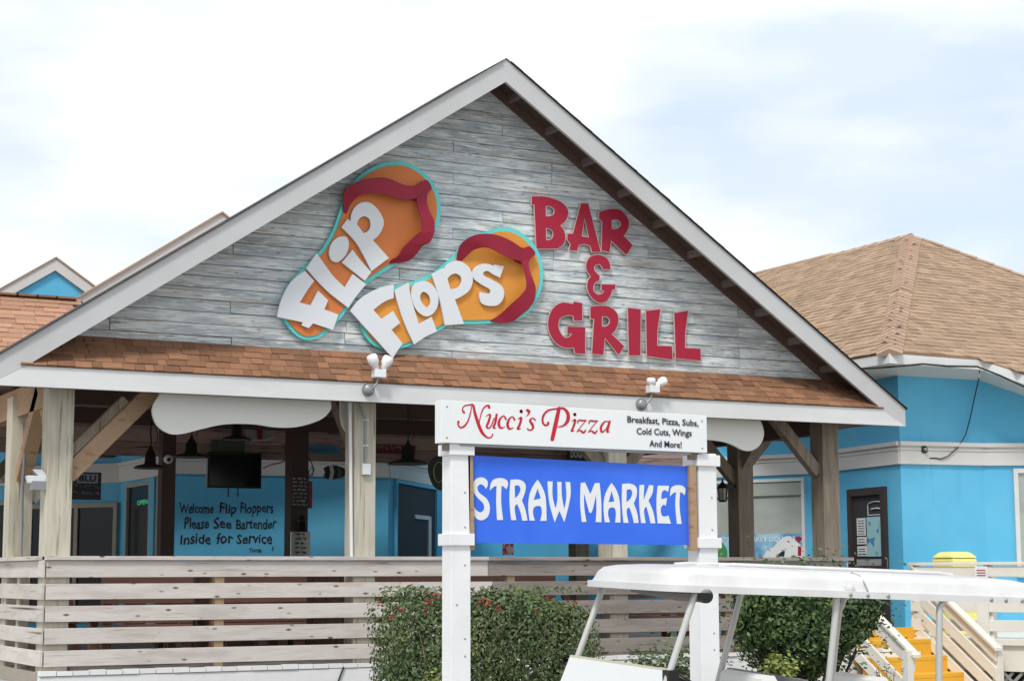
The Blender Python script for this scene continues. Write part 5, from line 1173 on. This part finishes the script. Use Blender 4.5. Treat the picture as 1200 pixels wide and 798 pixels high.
# =================================================================== PLANTS
rng = np.random.default_rng(11)
def leaves(name, pts, nrm, size, m, parent, asp=.5, kind='stuff'):
    N_ = len(pts); a = rng.normal(size=(N_, 3)); a -= nrm*(a*nrm).sum(1)[:, None]*.8; a /= np.linalg.norm(a, axis=1)[:, None]
    nr = nrm+rng.normal(size=(N_, 3))*.55; b = np.cross(nr, a); b /= np.linalg.norm(b, axis=1)[:, None]; c_ = np.cross(a, b)
    s_ = size*rng.uniform(.6, 1.25, N_)[:, None]
    v = np.empty((N_, 6, 3)); v[:, 0] = pts-a*s_*.5; v[:, 1] = pts-a*s_*.1+b*s_*asp*.5+c_*s_*.10; v[:, 2] = pts+a*s_*.25+b*s_*asp*.38+c_*s_*.08; v[:, 3] = pts+a*s_*.5; v[:, 4] = pts+a*s_*.25-b*s_*asp*.38+c_*s_*.08; v[:, 5] = pts-a*s_*.1-b*s_*asp*.5+c_*s_*.10
    me = bpy.data.meshes.new(name); me.vertices.add(N_*6); me.vertices.foreach_set('co', v.reshape(-1))
    idx = (np.arange(N_)[:, None]*6+np.array([0, 1, 2, 3, 0, 3, 4, 5])[None]).reshape(-1)
    me.loops.add(N_*8); me.loops.foreach_set('vertex_index', idx.astype(np.int32)); me.polygons.add(N_*2)
    me.polygons.foreach_set('loop_start', (np.arange(N_*2)*4).astype(np.int32)); me.update(calc_edges=True); me.materials.append(m)
    return setp(place(name, me, Matrix.Identity(4), parent), None, None, None, kind)
def lump(p, k=2.6, s_=0):
    x, y, z = p[:, 0]*k+s_, p[:, 1]*k, p[:, 2]*k
    return np.sin(x*1.7+1.3*np.sin(y*1.3+z))+np.sin(y*2.1+z*1.4+2)+np.sin(z*2.3+x*.7+4)
def shell_box(n_, c, hx, hy, hz, p_=4., jit=.08, hollow=.6, s_=0):
    d = rng.normal(size=(n_*2, 3)); d /= np.linalg.norm(d, axis=1)[:, None]; k = (np.abs(d)**p_).sum(1)**(-1/p_); base = d*k[:, None]
    q = base*np.array([hx, hy, hz]); nr = np.sign(base)*np.abs(base)**(p_-1)/np.array([hx, hy, hz]); nr /= np.linalg.norm(nr, axis=1)[:, None]
    dep = 1-np.abs(rng.normal(size=n_*2))*(1-hollow)*.35; dep = np.clip(dep, .3, 1.03)
    pts = q*dep[:, None]; pts += nr*(lump(q, 3.2, s_)*jit*.33+rng.normal(size=n_*2)*.015)[:, None]
    return (pts+np.array(c))[:n_], nr[:n_]
def twigs(mb, root, tips, r0, seed=0):
    rd_ = random.Random(seed)
    for t_ in tips:
        t_ = Vector(t_); m1 = Vector(root).lerp(t_, .35)+Vector((rd_.uniform(-.08, .08), rd_.uniform(-.08, .08), .05)); m2 = Vector(root).lerp(t_, .7)+Vector((rd_.uniform(-.06, .06), rd_.uniform(-.06, .06), .03))
        mb.tube([root, m1, m2, t_], [r0, r0*.7, r0*.45, r0*.15], 6)
        for k in range(4):
            s0 = m1.lerp(t_, rd_.uniform(.1, .8)); mb.tube([s0, s0+Vector((rd_.uniform(-.2, .2), rd_.uniform(-.2, .1), rd_.uniform(.05, .25)))], [r0*.3, r0*.08], 5)
# hedge
HLc = atD(563, 740, 15.2)
hxa, hxb = atY(440, 740, HLc.y).x, atY(690, 740, HLc.y).x
hzt = atD(563, 696, 15.2).z
hg = thing('holly_hedge', 'clipped green holly hedge with red berries behind the left white sign post', 'hedge', ((hxa+hxb)/2, HLc.y, 0))
cx_ = (hxa+hxb)/2; hx = (hxb-hxa)/2-.07; cz = hzt/2+.12; hz = hzt/2-.10
pts, nr = shell_box(44000, (cx_, HLc.y, cz), hx, .48, hz, 6.5, .09, .6)
# narrower towards the foot
fz = np.clip((pts[:, 2]-.0)/(hzt), 0, 1); sc = .74+.26*np.clip(fz*1.7-.15, 0, 1); pts[:, 0] = cx_+(pts[:, 0]-cx_)*sc; keep = (pts[:, 2] > .05)
keep &= ~((lump(pts, 5.0, 3) > 1.55) & (fz < .75) & (rng.random(len(pts)) < .8))
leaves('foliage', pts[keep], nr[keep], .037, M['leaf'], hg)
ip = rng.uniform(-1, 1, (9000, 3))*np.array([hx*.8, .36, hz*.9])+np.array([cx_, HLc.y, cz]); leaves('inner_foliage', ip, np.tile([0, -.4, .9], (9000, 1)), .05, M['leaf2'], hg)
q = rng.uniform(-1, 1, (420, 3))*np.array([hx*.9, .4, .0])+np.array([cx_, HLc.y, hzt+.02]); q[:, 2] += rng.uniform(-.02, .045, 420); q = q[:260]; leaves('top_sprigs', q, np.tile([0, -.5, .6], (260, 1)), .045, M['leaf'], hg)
mb = MB()
for k in range(5):
    rx_ = cx_+(k-2)*hx*.35; twigs(mb, (rx_, HLc.y, 0), [(rx_+random.uniform(-.4, .4), HLc.y+random.uniform(-.42, .1), random.uniform(.8, 1.7)) for _ in range(5)], .022, k)
mb.build('branches', M['twig'], hg, kind='stuff')
M['palewood'] = mat('pale_twig', (.30, .25, .18), .9, .2, 10)
mb = MB()
for k in range(46):
    p0_ = Vector((cx_+random.uniform(-.85, .85)*hx, HLc.y-.40, random.uniform(.5, 1.5))); d_ = Vector((random.uniform(-.6, .6), -.25, random.uniform(.3, 1))).normalized()*random.uniform(.15, .38)
    mb.tube([p0_, p0_+d_*.5+Vector((random.uniform(-.02, .02), 0, 0)), p0_+d_], [.006, .0045, .002], 5)
mb.build('twigs', M['palewood'], hg, kind='stuff')
mb = MB(); bx = []
clus = [(448, 706), (470, 712), (500, 700), (505, 706), (512, 698), (560, 706), (566, 702), (572, 708), (644, 702), (632, 716), (672, 709), (458, 722), (585, 712), (520, 700), (498, 714)]
for (x, y) in clus:
    for k in range(4):
        p = atY(x+random.gauss(0, 2.6), y+random.gauss(0, 2.8), HLc.y-.50+random.uniform(-.03, .05)); r_ = .008+random.random()*.004
        mb.lathe(p-Vector((0, 0, r_)), [(0, 0), (r_*.8, r_*.5), (r_, r_), (r_*.8, r_*1.5), (0, r_*2)], 6)
mb.build('berries', M['berry'], hg, kind='stuff')
# shrub on the right
SC = atD(944, 720, 18.0); hx = .70
sh = thing('round_shrub', 'dark green rounded shrub with bare lower stems behind the golf cart', 'shrub', (SC.x, SC.y, 0))
czs = 1.62; zt_ = atD(948, 676, 18.).z; pts, nr = shell_box(21000, (SC.x, SC.y, czs), hx, .62, zt_-czs, 3.0, .16, .5, 2)
low = pts[:, 2] < czs; pts[low, 2] = czs-(czs-pts[low, 2])*1.35
dz = np.clip((czs-.15-pts[:, 2])/.75, 0, 1); pts[:, 0] = SC.x+(pts[:, 0]-SC.x)*(1-.45*dz); pts[:, 1] = SC.y+(pts[:, 1]-SC.y)*(1-.5*dz)
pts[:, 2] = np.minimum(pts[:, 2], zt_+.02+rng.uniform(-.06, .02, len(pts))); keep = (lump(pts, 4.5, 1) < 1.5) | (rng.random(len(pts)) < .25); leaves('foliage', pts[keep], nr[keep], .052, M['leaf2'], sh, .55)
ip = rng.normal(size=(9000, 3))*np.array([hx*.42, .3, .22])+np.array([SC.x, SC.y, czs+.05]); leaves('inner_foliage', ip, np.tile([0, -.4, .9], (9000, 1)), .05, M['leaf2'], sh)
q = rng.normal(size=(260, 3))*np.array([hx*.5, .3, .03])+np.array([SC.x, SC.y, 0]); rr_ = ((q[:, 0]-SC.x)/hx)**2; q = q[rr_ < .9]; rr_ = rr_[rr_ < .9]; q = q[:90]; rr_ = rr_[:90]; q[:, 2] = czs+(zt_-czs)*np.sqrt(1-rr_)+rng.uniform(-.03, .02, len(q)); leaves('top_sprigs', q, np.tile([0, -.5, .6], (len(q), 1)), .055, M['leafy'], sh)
mb = MB()
for k in range(7):
    a_ = k*2*math.pi/7; root = (SC.x+.06*math.cos(a_), SC.y+.06*math.sin(a_), 0); mid = Vector((SC.x+.30*math.cos(a_), SC.y+.2*math.sin(a_), .75)); mb.tube([root, Vector(root).lerp(mid, .5)+Vector((.03, 0, 0)), mid], [.04, .032, .026], 7)
    twigs(mb, mid, [(SC.x+.6*math.cos(a_+e), SC.y+.4*math.sin(a_+e), 1.25+.35*random.random()) for e in (-.4, .1, .5)], .02, k)
mb.build('branches', M['twig'], sh, kind='stuff')
def sprig(x, y, D, r_, n_, m, label, name='low_plant', sz=.05, nb=5):
    c = atD(x, y, D); t = thing(name, label, 'plant', (c.x, c.y, 0))
    pts = rng.normal(size=(n_, 3))*np.array([r_, r_*.7, r_*.7])*.5+np.array(c); leaves('foliage', pts, np.tile([0, -.3, .9], (n_, 1)), sz, m, t)
    mb = MB()
    for k in range(nb): mb.tube([(c.x, c.y, 0), (c.x+random.uniform(-.1, .1)*r_*4, c.y, c.z*.6), (c.x+random.uniform(-.4, .4)*r_*2, c.y+random.uniform(-.1, .1), c.z+random.uniform(0, r_*.6))], [.01, .008, .003], 5)
    mb.build('stems', M['twig'], t, kind='stuff'); return t
sprig(793, 790, 16.6, .42, 1500, M['leaf'], 'low leafy shrub seen between the cart windshield pillars')
sprig(758, 779, 17.0, .16, 160, M['leaf2'], 'thin dark sprig left of the low leafy shrub', sz=.045)
sprig(913, 785, 16.6, .18, 420, M['leafy'], 'small yellow green plant at the foot of the rounded shrub')
sprig(1040, 788, 17.6, .16, 70, M['leafy'], 'thin pale sprig in front of the yellow steps', sz=.035)
sprig(505, 795, 13.6, .08, 40, M['leafy'], 'tiny yellow green weed in front of the holly hedge', sz=.035)

# =================================================================== GOLF CART
P2 = np.array(atD(782, 690, 9.0)); P3 = np.array(atD(1232, 706, 9.74)); P1 = np.array(atD(675, 683.5, 10.05))
fwd = P2-P3; ROOFL = np.linalg.norm(fwd); fwd /= ROOFL; side = P1-P2; side -= fwd*(side@fwd); side /= np.linalg.norm(side); upv = np.cross(side, fwd)
if upv[2] < 0: upv = -upv
RWD = 1.15
def G(u, v, w): return Vector(P2+fwd*u+side*v+upv*w)     # u forward from the front edge, v to the far side, w up from the roof lip
gc = thing('golf_cart', 'white golf cart with long white roof parked in front of the right sign post', 'golf cart', (float(P2[0]-fwd[0]*1.1), float(P2[1]-fwd[1]*1.1), 0))
def gprism(poly_uw, v0, v1, m, name, par=None, bevel=.01):
    a = [G(u, v0, w) for u, w in poly_uw]; return MB().prism([a], G(0, v1, 0)-G(0, v0, 0)).build(name, m, par or gc, bevel=bevel)
# roof: crowned shell built as rounded rings
def rring(w, inset, r_):
    pts_ = []; u0, u1, v0, v1 = -ROOFL+inset, 0-inset, 0+inset, RWD-inset; r_ = max(.02, r_-inset*.3)
    for (cu, cv, a0) in ((u1-r_, v1-r_, 0), (u0+r_, v1-r_, 90), (u0+r_, v0+r_, 180), (u1-r_, v0+r_, 270)):
        for k in range(7):
            a = math.radians(a0+15*k); pts_.append(G(cu+r_*math.cos(a), cv+r_*math.sin(a), w))
    return pts_
prof = [(-.012, .01), (-.012, -.012), (.022, -.012), (.024, .010), (.034, .016), (.075, .035), (.098, .060), (.112, .12), (.122, .24), (.127, .40)]
mb = MB(); rings = [rring(w, i, .14) for w, i in prof]; n_ = 28; vs = [p for r_ in rings for p in r_]
mb.add(vs, [(i*n_+k, (i*n_+(k+1) % n_), (i+1)*n_+(k+1) % n_, (i+1)*n_+k) for i in range(len(prof)-1) for k in range(n_)], 0, True)
mb.add(rings[-1], [tuple(range(n_))]); mb.add(rring(.02, .02, .13), [tuple(reversed(range(n_)))])
for fi in range(5*n_): mb.sm[fi] = False
roof = mb.build('roof', M['cartwhite'], gc)
for u in (-.30, -.305): pass
for u in (-1.02, -1.12, -1.24, -1.95, -1.86, -2.05): MB().lathe(G(u, -.012, .004), [(0, .006), (.009, .005), (.011, 0)], 8, axis=-side).build('bolt', M['galv'], roof)
for u in (-1.03, ): MB().lathe(G(u, .005, .035), [(0, .008), (.022, .004), (.026, 0)], 10, axis=-side).build('plug', M['cartwhite'], roof)
for v in (.30, .575, .85):
    MB().tube([G(-ROOFL+.42, v, .124), G(-ROOFL+.5, v, .132), G(-.5, v, .132), G(-.42, v, .124)], .012, 8).build('roof_rib', M['cartwhite'], roof)
MB().tube([G(-ROOFL*.5, -.012, .026), G(-ROOFL*.5, .02, .06), G(-ROOFL*.5, .07, .10), G(-ROOFL*.5, .16, .118)], .004, 6).build('roof_seam', M['galv'], roof)
# pillars (photograph positions carried to the near and far side planes)
def onV(x, y, v):                           # sight line hits the cart's plane of constant v
    d = ray(x, y); o = P2+side*v; t_ = ((o-CAM)@side)/(d@side); p = CAM+d*t_-P2; return float(p@fwd), float(p@upv)
def pillar(pts_, v, r_=.016):
    q = [G(*onV(x, y, v)[:1], v, onV(x, y, v)[1]) for x, y in pts_]; return MB().tube(q, r_, 8).build('pillar', M['cartgrey'], gc)
pillar([(822, 688), (817, 693), (812, 703), (800, 740), (783, 792), (774, 818)], .04, .018)
pillar([(712, 684), (706, 690), (677, 769), (668, 796)], RWD-.06, .018)
pillar([(981, 692), (979, 720), (975, 760), (971, 800), (968, 830)], .05, .018)
pillar([(870, 690), (866, 705), (845, 785), (838, 812)], RWD-.06, .018)
pillar([(1116, 699), (1106, 703), (1101, 712), (1100.5, 760), (1100.5, 850)], .03, .018)
pillar([(1000, 693), (990, 701), (984, 716), (980, 750), (975, 800), (972, 830)], RWD-.08, .016)
# rolled weather curtain under the front edge
u1_, w1_ = onV(826, 698, .01)
MB().tube([G(u1_, .0, w1_), G(u1_+.02, .30, w1_+.0), G(u1_+.05, .80, w1_+.015)], [.033, .033, .022], 14).build('rolled_curtain', mat('grey_curtain', (.16, .16, .16), .6, .1), gc)
MB().tube([G(u1_, -.012, w1_), G(u1_, .03, w1_)], .036, 14).build('curtain_end', M['black'], gc)
# windshield lower half (folded acrylic sheet, whitish glare put into its colour)
M['acrylic'] = mat('glare_acrylic', (.62, .635, .64), .15, .03, 2, spec=.6)
ua, wa_ = onV(786, 787, .04); ub, wb2 = onV(669, 770, RWD-.06)
sh_ = [G(ua, .04, wa_), G(ub, RWD-.06, wb2), G(ub+.16, RWD-.06, wb2-.42), G(ua+.16, .04, wa_-.42)]
nn_ = (sh_[1]-sh_[0]).cross(sh_[2]-sh_[0]).normalized()
ws = MB().prism([sh_], nn_*.008).build('windshield', M['acrylic'], gc)
MB().bar(sh_[0]+Vector((0, 0, .006)), sh_[1]+Vector((0, 0, .006)), .014, .016).build('windshield_trim', mat('yellowed_trim', (.55, .52, .40), .5), ws)
MB().obox(sh_[0]+Vector((0, 0, -.02)), (.03, 0, 0), (0, .03, 0), (0, 0, .03)).build('hinge_clamp', M['black'], ws)
# body under the frame edge
WB = -1.0
gprism([(.42, -1.45), (.42, -1.15), (.30, -.98), (.12, -.86), (ub*.5+ua*.5+.02, wa_-.40), (-.28, wa_-.43), (-.32, -1.30), (-.55, -1.50), (-.6, -1.62), (.25, -1.62)], .05, RWD-.05, M['cartwhite'], 'front_body', bevel=.02)
gprism([(-.30, -1.50), (-.30, -1.56), (-2.1, -1.56), (-2.1, -1.50)], .08, RWD-.08, M['blackm'], 'floor_pan')
gprism([(-.98, -1.50), (-.95, -1.18), (-1.55, -1.18), (-1.6, -1.50)], .08, RWD-.08, M['cartwhite'], 'seat_base')
gprism([(-1.68, -1.50), (-1.66, -1.15), (-2.25, -1.12), (-2.32, -1.50)], .05, RWD-.05, M['cartwhite'], 'rear_body', bevel=.02)
gprism([(-.92, -1.17), (-.92, -1.07), (-1.42, -1.05), (-1.42, -1.17)], .06, RWD-.06, M['vinyl'], 'seat_cushion', bevel=.03)
gprism([(-1.62, -1.10), (-1.62, -1.02), (-2.05, -1.02), (-2.05, -1.10)], .06, RWD-.06, M['vinyl'], 'seat_cushion', bevel=.03)
def backrest(xa, ya, xb, yb, v0, v1, uo):
    u_, w_ = onV(xa, ya, v0); a = [(u_+.05, w_-.45), (u_+.0, w_-.02), (u_-.02, w_), (u_-.07, w_), (u_-.09, w_-.03), (u_-.04, w_-.45)]
    return gprism(a, v0, v1, M['vinyl'], 'backrest', bevel=.02)
backrest(893, 791, 0, 0, .10, .58, 0); backrest(1025, 793, 0, 0, .10, .52, 0)
ua2, wa2 = onV(944, 797, .06); ub2, wb3 = onV(855, 782.5, RWD-.08)
MB().bar(G(ua2, .06, wa2-.012), G(ub2, RWD-.08, wb3-.012), .03, .03).build('backrest_rail', mat('grey_rail', (.17, .175, .18), .5), gc)
# steering wheel
cu, cw_ = onV(806, 806, .34); c = G(cu, .34, cw_); ax = (Vector(upv)*.86-Vector(fwd)*.5).normalized(); e1 = Vector(side); e2 = ax.cross(e1)
MB().tube([c+(e1*math.cos(a)+e2*math.sin(a))*.175 for a in [2*math.pi*i/32 for i in range(33)]], .015, 8, caps=False).build('steering_wheel', M['black'], gc)
for k in range(3): MB().tube([c, c+(e1*math.cos(2.1*k+.5)+e2*math.sin(2.1*k+.5))*.17], .011, 6).build('wheel_spoke', M['black'], gc)
MB().lathe(c-ax*.02, [(0, .05), (.05, .04), (.06, 0)], 14, axis=ax).build('wheel_hub', M['vinyl'], gc)
MB().tube([c-ax*.02, c-ax*.5-Vector((0, 0, .05))], .02, 8).build('steering_column', M['black'], gc)
for u in (.05, -1.95):
    for v in (.10, RWD-.10):
        p = G(u, v, 0); r_ = .235; p.z = r_; w = MB().lathe(p-Vector(side)*.085, [(r_*.55, 0), (r_*.95, .0), (r_, .03), (r_, .14), (r_*.95, .17), (r_*.55, .17)], 26, axis=side).build('wheel', M['blackm'], gc)
        MB().lathe(p-Vector(side)*.088, [(0, .03), (r_*.3, .02), (r_*.56, .0), (r_*.56, .17), (0, .17)], 20, axis=side).build('rim', M['cartwhite'], w)
MB().tube([G(.05, .1, 0)*1, G(.05, RWD-.1, 0)*1], .02, 6)
